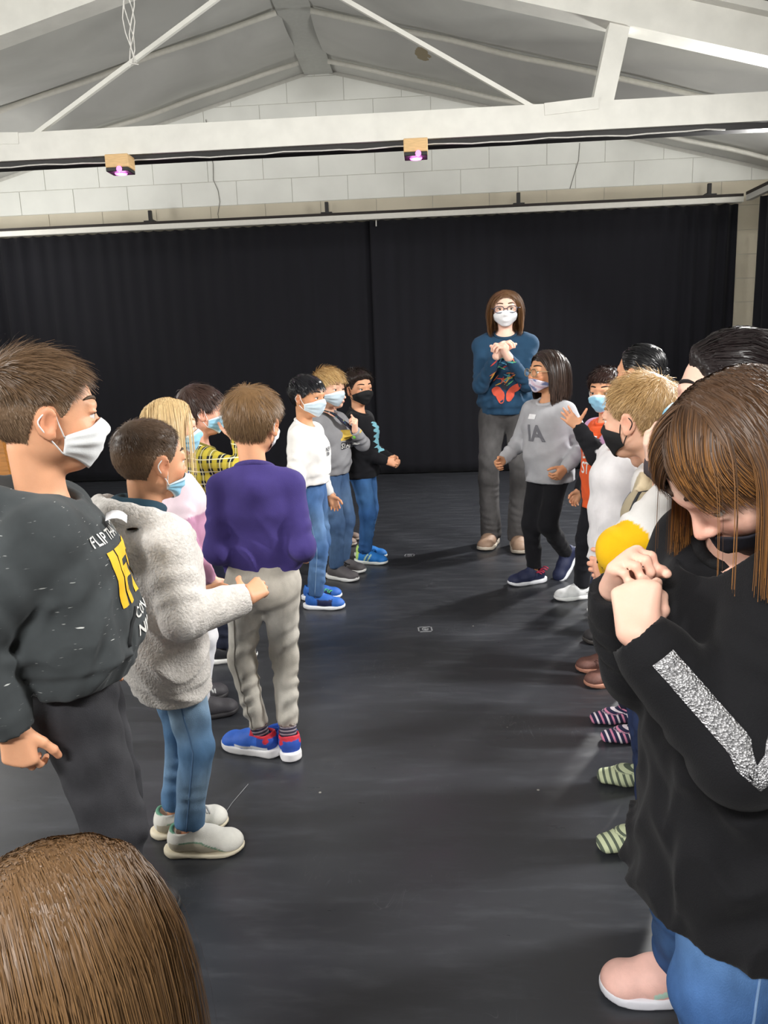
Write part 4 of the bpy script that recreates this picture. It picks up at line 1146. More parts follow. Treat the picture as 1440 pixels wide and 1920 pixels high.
    for k in (1, -1):
        R, t = ft[k]; fs = (1.24 if adult else s*.98)
        if isinstance(shoes, str): make_sock_foot(root, shoes, R, t, fs, near, None)
        elif shoes:
            make_shoe(root, shoes, R, t, fs, near)
            if 'sock' in shoes:
                mb = MB(); a_ = an[k]; dv = unit(kn[k]-a_)
                sock_o = mb.tube([a_-dv*.03*s, a_+dv*.02*s, a_+dv*.06*s], [.030*tw*s, .0285*tw*s, .028*tw*s], 16).build('sock', cloth_mat(shoes['sock']) if isinstance(shoes['sock'], str) else simple('sock_knit', tuple(shoes['sock']), .95), root, True)
                if isinstance(shoes['sock'], str):
                    at = sock_o.data.attributes.new('Along', 'FLOAT', 'POINT'); at.data.foreach_set('value', np.array([float((np.array(v.co)-a_)@dv)+1 for v in sock_o.data.vertices], np.float32))
    J['top'] = T; J['bottom'] = Bt; J['root'] = root; J['body'] = body
    if extra: extra(J)
    return J

def make_top(root, S, J, near, seed):
    s, tw, B = J['s'], J['tw'], J['B']; fit = S.get('fit', 1.); h = S.get('res', .0060 if near else .0090)*(1.15 if tw > 1 else 1)
    k1 = s*tw*fit; X = J['Rt']@A3(1, 0, 0); Xb = J['Rb']@A3(1, 0, 0)
    pel, waist, chest, nb, sh, el, wr = [J[k] for k in ('pel', 'waist', 'chest', 'nb', 'sh', 'el', 'wr')]
    hemz = S.get('hem', .555)*s if tw == 1 else S.get('hem', .90)
    dn = J['Rt']@A3(0, 0, 1)
    hemP = pel+dn*(hemz-B['pel'])
    ar = S.get('arm', 1.)*s*(1.12 if tw > 1 else 1)
    pts = np.array([hemP, nb, sh[1], sh[-1], el[1], el[-1], wr[1], wr[-1], J['hc']-A3(0, 0, .05*s)])
    lo = pts.min(0)-.14*s*tw; hi = pts.max(0)+.14*s*tw
    f = Field(*[axis(lo[i], hi[i], h) for i in range(3)])
    be = S.get('belly', 0.)*s; hr_ = (.090+.12*max(0, .56-S.get('hem', .555)) if tw == 1 else .090)
    f.add(cone(hemP-dn*.02, waist, hr_*k1, .086*k1+be, X, 1.36, 1.36), .001)
    f.add(cone(waist+J['Rt']@A3(0, be*.6, 0), chest, .086*k1+be, .088*k1, X, 1.36, 1.42), .04*s)
    f.add(cone(chest, chest*.4+nb*.6-A3(0, 0, .02*s), .086*k1, .064*k1, Xb, 1.42, 1.55), .04*s)
    if tw == 1 and S.get('hem', .555) < .57: f.add(ell(pel+A3(0, -.030*s, -.02*s), A3(.122, .084, .09)*s*max(fit, 1)), .03*s)
    for k in (1, -1):
        f.add(cone(nb+J['Rb']@A3(k*.035*s*tw, 0, -.018*s), sh[k]+A3(0, 0, .002), .040*s*tw, .044*k1), .03*s)
    wv = wavy(seed+11, np.array((46., 40., 26.))/s); wv2 = wavy(seed+31, np.array((20., 20., 12.))/s); am = S.get('fold', .006)*s*tw
    def folds(x, y, z):
        low = smoothstep(z, nb[2]-.06*s, hemP[2]+.10*s)
        ridge = 1-2*np.abs(np.sin(30*z/s+16*x/s+1.8*wv2(x, y, z)+seed))
        return am*(.55*wv(x, y, z)+.8*wv2(x, y, z))*(.35+.65*low)-am*.55*ridge*low-am*.9
    f.disp(folds)
    nh = S.get('neck', .052)*s*(1.22 if tw > 1 else 1)
    # hem band and cut
    def hem(x, y, z):
        q = (x-hemP[0])*dn[0]+(y-hemP[1])*dn[1]+(z-hemP[2])*dn[2]
        return q
    if S.get('rib', True):
        x, y, z = f.all(); q = hem(x, y, z); f.D = (f.D+.007*s*(1-smoothstep(q, .040*s, .052*s))).astype(np.float32)
    f.cut(lambda x, y, z: -hem(x, y, z)+S.get('slope', 0)*(y-hemP[1]))
    # sleeves
    r = np.random.RandomState(seed)
    for k in (1, -1):
        ru, re, rw = .050*ar*fit, .043*ar, .033*ar
        f.add(cone(sh[k], el[k], ru, re, rip=(.0034*s, 120/s, r.uniform(0, 6), .25, 1.2)), .013*s)
        cf = unit(wr[k]-el[k]); L = np.linalg.norm(wr[k]-el[k]); c0 = el[k]+cf*(L-.035*s*tw)
        if S.get('short'):
            continue
        f.add(cone(el[k], c0, re, rw*1.08, rip=(.0040*s, 150/s, r.uniform(0, 6), -.2, 1.2)), .018*s)
        f.add(cone(c0-cf*.004*s, wr[k]+cf*.008*s, rw*.90, rw*.86), .008*s)
        f.add(cone(wr[k]+cf*.040*s, wr[k]+cf*.070*s, rw*1.2, rw*1.2), .004*s, 's')
    # neck opening, after the sleeves
    nd = unit(J['hc']-nb+A3(0, 0, .02)); tiltn = unit(nd+J['Rb']@A3(0, .35, 0))
    cn = nb+tiltn*.004
    if S.get('hood'):
        hk = S['hood']; hr2 = S.get('hood_r', 1.); a0 = nb+A3(0, 0, .0)
        ring = []
        for a in np.linspace(-2.75, 2.75, 15):
            bk = .5*(1+math.cos(a))
            ring.append((nb+J['Rb']@A3(math.sin(a)*.085*hk*hr2*s, -math.cos(a)*(.060+.030*bk)*hk*hr2*s+.012*s, (S.get('hood_z', 0)*bk-.010+.022*bk-.060*(1-bk)**2)*s), (.015+.013*bk)*hk*s))
        for (pa, ra), (pb, rb) in zip(ring[:-1], ring[1:]): f.add(cone(pa, pb, ra, rb), .014*s)
        f.add(ell(nb+J['Rb']@A3(0, -.088*hk*s, -.055*s), A3(.092, .040, .085)*s*hk, J['Rb']@rotx(.35)), .03*s)
        f.add(ell(nb+J['Rb']@A3(0, .0, .062*s), A3(.066, .066, .065)*s*hk*hr2*(1.12 if hr2 > 1 else 1), J['Rb']), .02*s, 's')
    if not S.get('hood'): f.add(cone(cn-tiltn*.05*s, cn+tiltn*.002*s, nh*1.35, nh*1.16), .03*s)
    f.add(cone(cn-tiltn*.012*s, cn+tiltn*.13*s, nh*1.0, nh*1.12), .008*s, 's')
    if not S.get('hood'):
        def rim(x, y, z):
            q0, q1, q2 = x-cn[0], y-cn[1], z-cn[2]; ht = q0*tiltn[0]+q1*tiltn[1]+q2*tiltn[2]
            rd = np.sqrt(np.maximum(q0*q0+q1*q1+q2*q2-ht*ht, 0)); return np.maximum(.006*s-ht, rd-nh*1.7)
        f.add((rim, cn-.12*s, cn+.12*s), .004*s, 's')
    V, Q = f.mesh(); V = relax(V, Q, 1, .5)
    c = S['col']
    C = c(V, J) if callable(c) else np.tile(np.array(c), (len(V), 1))
    o = mesh_obj(S.get('name', 'sweater'), V, Q, cloth_mat(S.get('mat', 'jersey')), root, True, C)
    if S.get('collar', True) and not S.get('hood'):
        P = []
        ux = unit(np.cross(tiltn, A3(0, 1, 0))); uy = np.cross(tiltn, ux)
        for i in range(25):
            a = 2*math.pi*i/24; p = cn+(ux*math.cos(a)+uy*math.sin(a))*nh*1.07
            P.append(p+tiltn*.006*s)
        cc = S.get('collar_col', c if not callable(c) else (.5, .5, .5))
        MB().tube(P, .0095*s, 8, False).build('collar', simple('rib_knit', tuple(cc), .9, var=.08, scale=80, bump=.3, bscale=300), o, True)
    return o

def make_bottom(root, S, J, near, seed, ft):
    s, tw, B = J['s'], J['tw'], J['B']; fit = S.get('fit', 1.); h = (.0076 if near else .0112)*(1.15 if tw > 1 else 1)
    pel, waist, hp, kn, an = [J[k] for k in ('pel', 'waist', 'hp', 'kn', 'an')]
    w = S.get('w', (.066, .050, .042)); k1 = s*(1.22 if tw > 1 else 1); w = [a*k1*fit for a in w]
    pts = np.array([pel, waist, kn[1], kn[-1], an[1], an[-1]]); lo = pts.min(0)-.13*s*tw; hi = pts.max(0)+.13*s*tw; hi[2] = waist[2]+.02
    f = Field(*[axis(lo[i], hi[i], h) for i in range(3)])
    X = J['Rt']@A3(1, 0, 0)
    f.add(cone(pel+A3(0, -.01*s, .0), pel*.45+waist*.55, .080*s*tw, .074*s*tw, X, 1.32, 1.34), .001)
    f.add(ell(pel+A3(0, -.035*s, -.02*s), A3(.105, .062, .07)*s*tw), .03*s)
    r = np.random.RandomState(seed+3); rp = S.get('rip', .004)*.8*s
    for k in (1, -1):
        f.add(cone(hp[k], kn[k], w[0], w[1], rip=(rp*.7, 95/s, r.uniform(0, 6), .45, 1.3)), .03*s)
        end = an[k]+(an[k]-kn[k])*S.get('ext', -.02)
        f.add(cone(kn[k], end, w[1], w[2], rip=(rp, 135/s, r.uniform(0, 6), -.3, 1.1)), .02*s)
        if S.get('turnup'):
            dv = unit(kn[k]-end); f.add(cone(end+dv*.008*s, end+dv*.032*s, w[2]*1.12, w[2]*1.12), .004*s)
    wv = wavy(seed+5, np.array((34., 34., 40.))/s)
    f.disp(lambda x, y, z: .0035*s*wv(x, y, z))
    for k in (1, -1):
        e = an[k]+(an[k]-kn[k])*S.get('ext', -.02); dv = unit(an[k]-kn[k])
        f.add(cone(e+dv*(w[2]+.004), e+dv*(w[2]+.05), w[2]*1.25, w[2]*1.25), .004, 's')
    V, Q = f.mesh(); V = relax(V, Q, 1, .5)
    c = np.array(S['col']); C = np.tile(c, (len(V), 1))
    if 'fade' in S:
        # worn, paler denim on the thighs, shins and seat
        wv2 = wavy(seed+9, 13./s); m = np.zeros(len(V))
        for k in (1, -1):
            for a, b, st in ((hp[k], kn[k], 1.), (kn[k], an[k], .55)):
                ab = b-a; t = np.clip(((V-a)@ab)/(ab@ab), 0, 1); ax_ = a+t[:, None]*ab; dq = V-ax_; dd = np.linalg.norm(dq, axis=1)
                on = dd < w[0]*1.3; m = np.maximum(m, st*on*np.exp(-((t-.5)/.33)**2)*(.72+.40*wv2(V[:, 0], V[:, 1], V[:, 2])))
        m = np.clip(m, 0, 1)[:, None]; C = C*(1-m)+np.array(S['fade'])*m
    if 'colfn' in S: C = S['colfn'](V, J, C)
    o = mesh_obj(S.get('name', 'jeans'), V, Q, cloth_mat(S.get('mat', 'denim')), root, True, C)
    if S.get('seam'):
        bv = BVHTree.FromPolygons([Vector(v) for v in V], [tuple(int(i) for i in q) for q in Q])
        for k in (1, -1):
            P = []
            for t in np.linspace(.12, 1.92, 26):
                a, b, tt = (hp[k], kn[k], t) if t <= 1 else (kn[k], an[k], t-1)
                p = a+(b-a)*tt; R = ft[k][0]; side = unit(R@A3(k, S.get('seamy', 0), 0)); hit = bv.ray_cast(Vector(p+side*.2), Vector(-side))
                if hit[0] is not None: P.append(np.array(hit[0]+hit[1]*.0006))
            if len(P) > 3: MB().tube(P, .0022*s, 5).build('side_seam', simple('seam_thread', tuple(S['seam']), .9), o, True)
    return o

def make_glasses(root, c, R, h, col):
    o = None; m = simple('spectacle_frame', tuple(col), .35)
    g = empty('glasses', parent=root)
    T = lambda p: c+R@(np.asarray(p, float)*h)
    for s in (-1, 1):
        P = []
        for i in range(29):
            a = 2*math.pi*i/28; ca, sa = math.cos(a), math.sin(a)
            P.append(T((s*.175+.125*math.copysign(abs(ca)**.75, ca), .445-.05*abs(s*.175+.125*ca), -.015+.088*math.copysign(abs(sa)**.75, sa))))
        MB().tube(P, h*.011, 6, False).build('rim', m, g, True)
        MB().tube([T((s*.30, .43, .01)), T((s*.385, .38, .02)), T((s*.40, .1, .015)), T((s*.40, -.06, .03))], h*.010, 6).build('temple', m, g, True)
    MB().tube([T((-.05, .447, .0)), T((0, .475, .012)), T((.05, .447, .0))], h*.010, 6).build('bridge', m, g, True)
# ------------------------------------------------------------------ hair, shoe and mask kinds
HB = dict(brown=srgb(104, 80, 58), dark=srgb(48, 36, 30), black=srgb(22, 21, 23), blond=srgb(176, 142, 96), sand=srgb(142, 112, 78), chest=srgb(86, 60, 42))
W_MASK = dict(col=srgb(236, 238, 240), loop=srgb(240, 240, 240))
B_MASK = dict(col=srgb(150, 205, 232), edge=srgb(220, 232, 240), loop=srgb(240, 240, 240))
P_MASK = dict(col=srgb(206, 224, 236), edge=srgb(232, 238, 242), loop=srgb(240, 240, 240))
K_MASK = dict(col=srgb(26, 26, 28), loop=srgb(30, 30, 32), pleat=False, puff=.8)

def shoe_puma_blue(u, c):
    x, y, z = u.T; w = np.array(srgb(232, 234, 240)); r = np.array(srgb(196, 44, 60)); d = np.array(srgb(42, 78, 168))
    c[(y < -.01) & (z > .03)] = d
    c[(np.abs(x) > .018) & (z < .036+.10*(-y+.05)*.4) & (z > .026+.0*y) & (y > -.05) & (y < .075)] = w
    c[(z > .070) & (y < .02)] = r
    c[((y+.045)**2+(z-.062)**2 < .009**2)] = r
    return c
def shoe_white(u, c):
    x, y, z = u.T; g = np.array(srgb(104, 160, 132)); b = np.array(srgb(196, 188, 168))
    side = np.abs(x) > .016
    arc = .050-.55*np.maximum(0, y-.035)-.0*y
    c[side & (z < arc) & (y > -.06) & (y < .10)] = b
    c[side & (np.abs(z-arc) < .0022) & (y < .10) & (y > -.03)] = g
    c[(z > .079-.0*y) & (y < .0)] = g
    return c
def shoe_two_stripe(u, c):
    x, y, z = u.T; g = np.array(srgb(196, 236, 130)); p = np.array(srgb(206, 236, 200))
    c[y < -.045+.2*(z-.03)] = g
    for a in (.000, .024):
        c[(np.abs(x) > .012) & (np.abs(y-a-.55*(z-.03)) < .0058) & (z < .068)] = p
    return c
def shoe_navy_mesh(u, c):
    x, y, z = u.T; n = np.array(srgb(26, 34, 74)); b = np.array(srgb(40, 104, 190))
    c[(y > .0) & (y < .085) & (z < .056)] = n
    c[(z > .062) & (y < .03)] = b
    return c
def shoe_pink(u, c):
    x, y, z = u.T; t = np.array(srgb(190, 222, 206))
    c[(np.abs(x) > .022) & (np.abs(z-.040+.35*(y-.02)) < .007) & (y > -.02) & (y < .055)] = t
    return c

def col_const(c): return np.array(c)
WHT = srgb(236, 234, 232)

def arm_param(V, J, k):
    """0..1 along upper arm, 1..2 along forearm for points on sleeve k, else -1"""
    s = J['s']*J['tw']; out = np.full(len(V), -1.)
    best = np.full(len(V), 9.)
    for a, b, o in ((J['sh'][k], J['el'][k], 0), (J['el'][k], J['wr'][k], 1)):
        ab = b-a; t = ((V-a)@ab)/(ab@ab); tc = np.clip(t, -.15, 1.25); d = np.linalg.norm(V-a-tc[:, None]*ab, axis=1)
        m = (d < .090*s) & (d < best); out[m] = np.clip(t[m], 0, 1.2)+o; best[m] = d[m]
    tors = np.abs((V-J['chest'])@(J['Rt']@A3(1, 0, 0))) < J['B']['shx']*.80
    out[tors & (out < .75) & (out >= 0) & (((V-J['chest'])@(J['Rt']@A3(1, 0, 0)))*k < J['B']['shx']*.80)] = -1
    return out

# ------------------------------------------------------------------ the people
def hoodie_extra(J):
    t = J['top']; s = J['s']; nd = unit(A3(.28, 1, 0)); xd = unit(np.cross(A3(0, 0, 1), nd))*-1
    xd = unit(np.cross(nd, A3(0, 0, 1))); ye = srgb(240, 186, 24); M = simple('yellow_print', ye, .7); Wm = simple('white_print', srgb(226, 226, 222), .7)
    c = A3(.0, .0, .83*s)
    right_ = A3(1, 0, 0)
    # seen from the front the wearer's right is on the left: text runs from +x to -x
    xd = A3(-1, 0, 0); yd = A3(0, 0, 1); n = A3(0, 1, 0)
    V, F = text2d('FLIP THAT TRICK', .020*s, .01); decal(t, V, F, A3(.005, 0, .885*s), xd, yd, n, Wm, 'lettering')
    V, F = text2d('IFTS', .105*s, .045, .0, .8); decal(t, V, F, A3(.0, 0, .810*s), xd, yd, n, M, 'lettering')
    V, F = text2d('CONCRETE', .020*s, .02, 0, 1.15); decal(t, V, F, A3(-.03*s, 0, .732*s), xd, yd, n, Wm, 'lettering')
    V, F = text2d('NEW YORK', .022*s, .03, 0, 1.1); decal(t, V, F, A3(-.035*s, 0, .700*s), xd, yd, n, Wm, 'lettering')
    # kangaroo pocket edge
    bv = BVHTree.FromPolygons([v.co.copy() for v in t.data.vertices], [tuple(p.vertices) for p in t.data.polygons])
    def on(x, z):
        h = bv.ray_cast(Vector((x, .5, z)), Vector((0, -1, 0))); return np.array(h[0]+h[1]*.001) if h[0] is not None else None
    P = [on(.10*s-.05*s*(1-math.cos(a)), (.655+.035+.055*a/1.6)*s) for a in np.linspace(0, 1.6, 9)]
    P = [p for p in P if p is not None]
    MB().tube(P, .004*s, 6).build('pocket_edge', simple('dark_rib', srgb(28, 30, 32), .9), t, True)
    # paper name tag on the chest
    tagm = simple('white_paper', srgb(226, 226, 228), .8)
    V, F = [], []
    o = on(.015, .905*s)
    for i in range(5):
        for j in range(2): V.append(o+A3(.032*(j-.5)*-1.6, .004+.012*i-.0006*i*i, .002+.006*i-.002*i*i+.006*j))
    F = [(2*i, 2*i+1, 2*i+3, 2*i+2) for i in range(4)]
    ob = mesh_obj('name_tag', V, F, tagm, t)
    md = ob.modifiers.new('s', 'SOLIDIFY'); md.thickness = .0008

person('boy in a dark grey flecked hoodie with yellow print, white mask, left edge', (-.725, 1.42), 70, H=1.295, near=True, seed=1,
       head=(-15, 2, 0), nk=1.04, RA=dict(w=(.16, -.085, .595), hint=(.3, -1, 0), d=(.0, .1, -1), n=(-1, .3, 0), curl=(.45, .5, .55, .6)), LA=dict(w=(-.14, .0, .60), hint=(-.4, -1, -.2)),
       RF=dict(x=.075, y=.02), LF=dict(x=-.085, y=0), top=dict(col=srgb(62, 66, 68), mat='marl', fit=1.14, belly=.014, hem=.625, hood=1.12, arm=1.2, fold=.007, res=.0052, name='hoodie'),
       bottom=dict(col=srgb(46, 46, 50), fade=srgb(70, 70, 74), fit=1.04, w=(.068, .052, .046), ext=.05), shoes=dict(col=srgb(40, 40, 44), sole=srgb(60, 60, 60)),
       hair=dict(col=HB['brown'], sidecol=srgb(128, 104, 82), top=.075, side=.018, lent=.22, lens=.05, lift=.40, mess=.35, n=7500, comb=(0, .5, .1), fade=.16), mask=W_MASK, skin='warm', extra=hoodie_extra)

def fleece_extra(J):
    t = J['top']; s = J['s']; nb = J['nb']
    # dark teal lining showing inside the hood
    f = Field(axis(-.13, .13, .006), axis(nb[1]-.13, nb[1]+.11, .006), axis(nb[2]-.06, nb[2]+.09, .006))
    f.add(ell(nb+A3(0, -.028*s, .030*s), A3(.088, .078, .046)*s), .001)
    f.add(ell(nb+A3(0, .008*s, .092*s), A3(.066, .074, .080)*s), .01, 's')
    V, Q = f.mesh(); mesh_obj('hood_lining', V, Q, simple('teal_lining', srgb(32, 62, 78), .9, var=.1), t)

person('boy in a pale grey fleece hoodie, blue jeans and white sneakers, mask below his nose', (-.685, 1.83), 50, H=1.135, near=True, seed=2,
       head=(-8, 4, 0), RA=dict(w=(.175, .165, .735), hint=(.2, -.45, -1), d=(-.35, 1, .25), n=(-.7, .2, -.5), curl=.45, thumb=(.9, .3, .3)), LA=dict(w=(-.11, .15, .68), hint=(-1, -.5, -.3)),
       RF=dict(x=.065, y=-.005, yaw=34), LF=dict(x=-.05, y=.0, yaw=22),
       top=dict(col=srgb(216, 211, 206), mat='fleece', fit=1.08, hem=.465, hood=1.12, hood_r=1.2, hood_z=.03, arm=1.3, fold=.009, name='fleece_hoodie', res=.0052),
       bottom=dict(col=srgb(86, 128, 172), fade=srgb(176, 202, 222), w=(.062, .046, .037), turnup=True, ext=-.09, rip=.005, seam=srgb(88, 120, 156)),
       shoes=dict(col=srgb(238, 236, 228), sole=srgb(232, 222, 198), fn=shoe_white, lace=srgb(242, 242, 240), sole_h=.014),
       hair=dict(col=srgb(84, 66, 52), sidecol=srgb(122, 98, 78), top=.045, side=.014, lent=.10, lens=.035, lift=.55, mess=.25, n=7000, w=.0013, fade=.2), mask=dict(B_MASK, drop=14, cross=True), skin='warm', extra=fleece_extra)

person('child with blond hair and blue mask standing behind the boy in fleece', (-.88, 2.60), 62, H=1.145, seed=3, head=(6, 0, 0),
       RA=dict(w=(.15, .06, .56)), top=dict(col=lambda V, J: np.where((V[:, 2] > .80*J['s'])[:, None], np.array(srgb(226, 206, 214)), np.array(srgb(190, 140, 168))), collar_col=srgb(60, 84, 130), hem=.54, name='top'),
       bottom=dict(col=srgb(226, 226, 230), fade=srgb(236, 236, 238), name='trousers', mat='satin'), shoes=dict(col=srgb(70, 68, 72), sole=srgb(52, 50, 52)),
       hair=dict(style='long', col=srgb(206, 176, 128), tip=srgb(226, 204, 164), lent=1.3, vol=.03, part=.0, n=2600, steps=7), mask=B_MASK, iris=(.1, .2, .3))

person('child in a yellow and black plaid shirt with dark brown hair', (-.925, 3.12), 62, H=1.165, seed=4, head=(6, 0, 0),
       RA=dict(w=(.10, .115, .985), hint=(.6, .3, -1), d=(0, -.2, 1), n=(-1, 0, 0), curl=.15), top=dict(col=srgb(120, 110, 50), mat='plaid', hem=.53, name='shirt', collar_col=srgb(120, 112, 48)),
       bottom=dict(col=srgb(48, 52, 70)), shoes=dict(col=srgb(46, 46, 50)),
       hair=dict(col=srgb(66, 48, 42), top=.08, side=.06, lent=.30, lens=.18, lift=.25, mess=.3, n=2600, fringe=True, grav=.3), mask=B_MASK)

def purple_extra(J):
    b = J['bottom']; s = J['s']
person('boy in a purple sweater and pale grey jeans seen from behind, blue trainers', (-.525, 2.30), -6, H=1.185, near=True, seed=5,
       head=(20, 2, 3), RA=dict(w=(.125, .11, .65), hint=(.12, -1, -.6)), LA=dict(w=(-.125, .11, .65), hint=(-.12, -1, -.6)), hips=(-.005, 0),
       RF=dict(x=.042, y=-.01, yaw=-14), LF=dict(x=-.055, y=.0, yaw=-64),
       top=dict(col=srgb(66, 56, 118), fit=.86, hem=.575, arm=.98, fold=.008, collar_col=srgb(62, 52, 112)),
       bottom=dict(col=srgb(178, 172, 162), fade=srgb(196, 192, 184), w=(.064, .043, .033), rip=.0065, seam=srgb(140, 134, 126), ext=-.16),
       shoes=dict(col=srgb(52, 104, 206), sole=srgb(238, 236, 238), fn=shoe_puma_blue, strap=True, lace=srgb(48, 98, 200), sock='stripe_grey', sole_h=.026),
       hair=dict(col=srgb(128, 98, 66), sidecol=srgb(112, 88, 62), top=.07, side=.045, lent=.22, lens=.14, lift=.35, mess=.4, n=7500, whorl=(.0, -.45, .8), grav=.25, fade=.08), mask=W_MASK, skin='warm')

def white_extra(J):
    t = J['top']; s = J['s']; M = simple('grey_print', srgb(70, 74, 84), .8)
    for tx, z, hgt in (('NEW', .83, .022), ('ERA', .805, .022), ('style', .70, .014)):
        V, F = text2d(tx, hgt*s, .02); decal(t, V, F, A3(-.005, 0, z*s), A3(-1, 0, 0), A3(0, 0, 1), A3(0, 1, 0), M, 'lettering')
person('boy in a white sweatshirt with black hair, pale mask, jeans and blue shoes', (-.60, 3.83), 100, H=1.175, seed=6, head=(12, 4, 0),
       RA=dict(w=(.165, -.02, .525), hint=(.3, -1, 0), n=(-1, .2, 0), curl=.45), LA=dict(w=(-.14, .05, .56)), RF=dict(x=.085, y=.03, yaw=-6), LF=dict(x=-.06, y=-.03, yaw=-22),
       top=dict(col=srgb(236, 234, 232), hem=.655, fit=1.06, arm=1.12, mat='jersey', collar_col=srgb(228, 226, 226)), bottom=dict(col=srgb(60, 94, 142), fade=srgb(112, 146, 186), w=(.062, .048, .040), rip=.006, seam=srgb(120, 150, 186)),
       shoes=dict(col=srgb(44, 100, 186), sole=srgb(238, 240, 244), fn=shoe_navy_mesh, lace=srgb(110, 220, 150), sock=srgb(190, 196, 190)),
       hair=dict(col=srgb(30, 30, 34), top=.06, side=.04, lent=.26, lens=.10, lift=.12, mess=.12, n=3200, fringe=True, grav=.2, comb=(0, .8, 0), rough=.3), mask=P_MASK, skin='tan', extra=white_extra)

def grey_extra(J):
    t = J['top']; s = J['s']
    V, F = poly2d([(-.05*s, -.022*s), (.05*s, -.022*s), (.05*s, .022*s), (-.05*s, .022*s), ]); decal(t, V, F, A3(-.01, 0, .775*s), A3(-1, 0, 0), A3(0, 0, 1), A3(0, 1, 0), simple('dark_print', srgb(60, 60, 66), .8), 'print_panel')
    V, F = text2d('STAR', .032*s, .02); decal(t, V, F, A3(-.01, 0, .775*s), A3(-1, 0, 0), A3(0, 0, 1), A3(0, 1, 0), simple('white_print', srgb(226, 226, 222), .7), 'lettering', .004)
    V, F = poly2d([(-.05*s, -.03*s), (-.01*s, -.03*s), (.035*s, .02*s), (.02*s, .03*s), (-.04*s, .03*s)]); decal(t, V, F, A3(-.005, 0, .835*s), A3(-1, 0, 0), A3(0, 0, 1), A3(0, 1, 0), simple('yellow_print2', srgb(236, 200, 92), .7), 'print_panel')
G = person('boy in a grey hooded sweatshirt with blond fringe holding a dark scarf', (-.555, 4.35), 116, H=1.19, seed=7, head=(8, 4, 0),
       RA=dict(w=(.165, .03, .56), hint=(.3, -1, 0), curl=.5), LA=dict(w=(.00, .165, .86), hint=(-1, .2, -1), d=(.25, .2, 1), n=(.3, -1, 0), curl=.75), RF=dict(x=.075, y=.05, yaw=2), LF=dict(x=-.07, y=.0, yaw=-10),
       top=dict(col=srgb(150, 150, 154), hem=.61, fit=1.05, hood=.9, name='hoodie'), bottom=dict(col=srgb(72, 100, 140), fade=srgb(104, 132, 168)), shoes=dict(col=srgb(92, 88, 90), sole=srgb(236, 236, 234), lace=srgb(60, 58, 60)),
       hair=dict(col=srgb(186, 150, 98), top=.075, side=.04, lent=.30, lens=.12, lift=.2, mess=.3, n=3200, fringe=True, comb=(-.1, .7, 0), tip=srgb(214, 184, 132)), mask=P_MASK, extra=grey_extra)
def sc_mat():
    m, nt, b = new_mat('patterned_scarf'); tc = node(nt, 'ShaderNodeTexCoord'); vo = node(nt, 'ShaderNodeTexVoronoi', inp={'Scale': 60.0}); nt.links.new(tc.outputs['Object'], vo.inputs['Vector'])
    hs = node(nt, 'ShaderNodeHueSaturation', inp={'Saturation': 1.3, 'Value': .5}); nt.links.new(vo.outputs['Color'], hs.inputs['Color'])
    g = ramp(nt, vo.outputs['Distance'], .22, .30, (1, 1, 1, 1), (0, 0, 0, 1)); nt.links.new(mix_col(nt, g, srgb(26, 26, 44), hs.outputs[0]), b.inputs['Base Color']); b.inputs['Roughness'].default_value = .9
    return m
def scarf():
    s = G['s']; mw = G['root'].matrix_basis
    R = np.array(mw.to_3x3()); t = np.array(mw.translation)
    P = [A3(.07, .00, .98), A3(.062, .055, .965), A3(.05, .095, .935), A3(.035, .125, .905), A3(.015, .150, .875), A3(.0, .160, .84)]
    P = [R@(p*s)+t for p in P]
    o = empty('scarf', tuple(P[2])); tag(o, 'dark patterned scarf pulled down by the blond boy in grey', 'scarf')
    Pw = catmull([p-P[2] for p in P], 5); V = []; sd = R@A3(1, -.2, 0.2); nn = R@A3(.4, .8, .3)
    for i, p in enumerate(Pw):
        w = .024+.008*math.sin(i*.5)
        for k in range(8):
            a = 2*math.pi*k/8; V.append(p+sd*w*math.cos(a)+nn*.009*math.sin(a))
    F = [(i*8+k, i*8+(k+1) % 8, (i+1)*8+(k+1) % 8, (i+1)*8+k) for i in range(len(Pw)-1) for k in range(8)]+[tuple(range(7, -1, -1)), tuple(range(len(V)-8, len(V)))]
    mesh_obj('fabric', V, F, sc_mat(), o)
    MB().tube([Pw[-1], Pw[-1]-A3(0, 0, .025)], [.012, .008], 8).build('toggle', simple('green_toggle', srgb(120, 190, 70), .6), o, True)
scarf()

person('child in a navy jacket half hidden between the grey and the black sweaters', (-.625, 5.12), 95, H=1.11, seed=8, head=(10, 0, 0),
       top=dict(col=srgb(26, 30, 58), hem=.55, fit=1.1, arm=1.15, name='jacket'), bottom=dict(col=srgb(40, 48, 70)), shoes=dict(col=srgb(150, 130, 120), sole=srgb(180, 170, 160)),
       hair=dict(col=HB['dark'], lent=.15, lens=.07, n=900), mask=None)

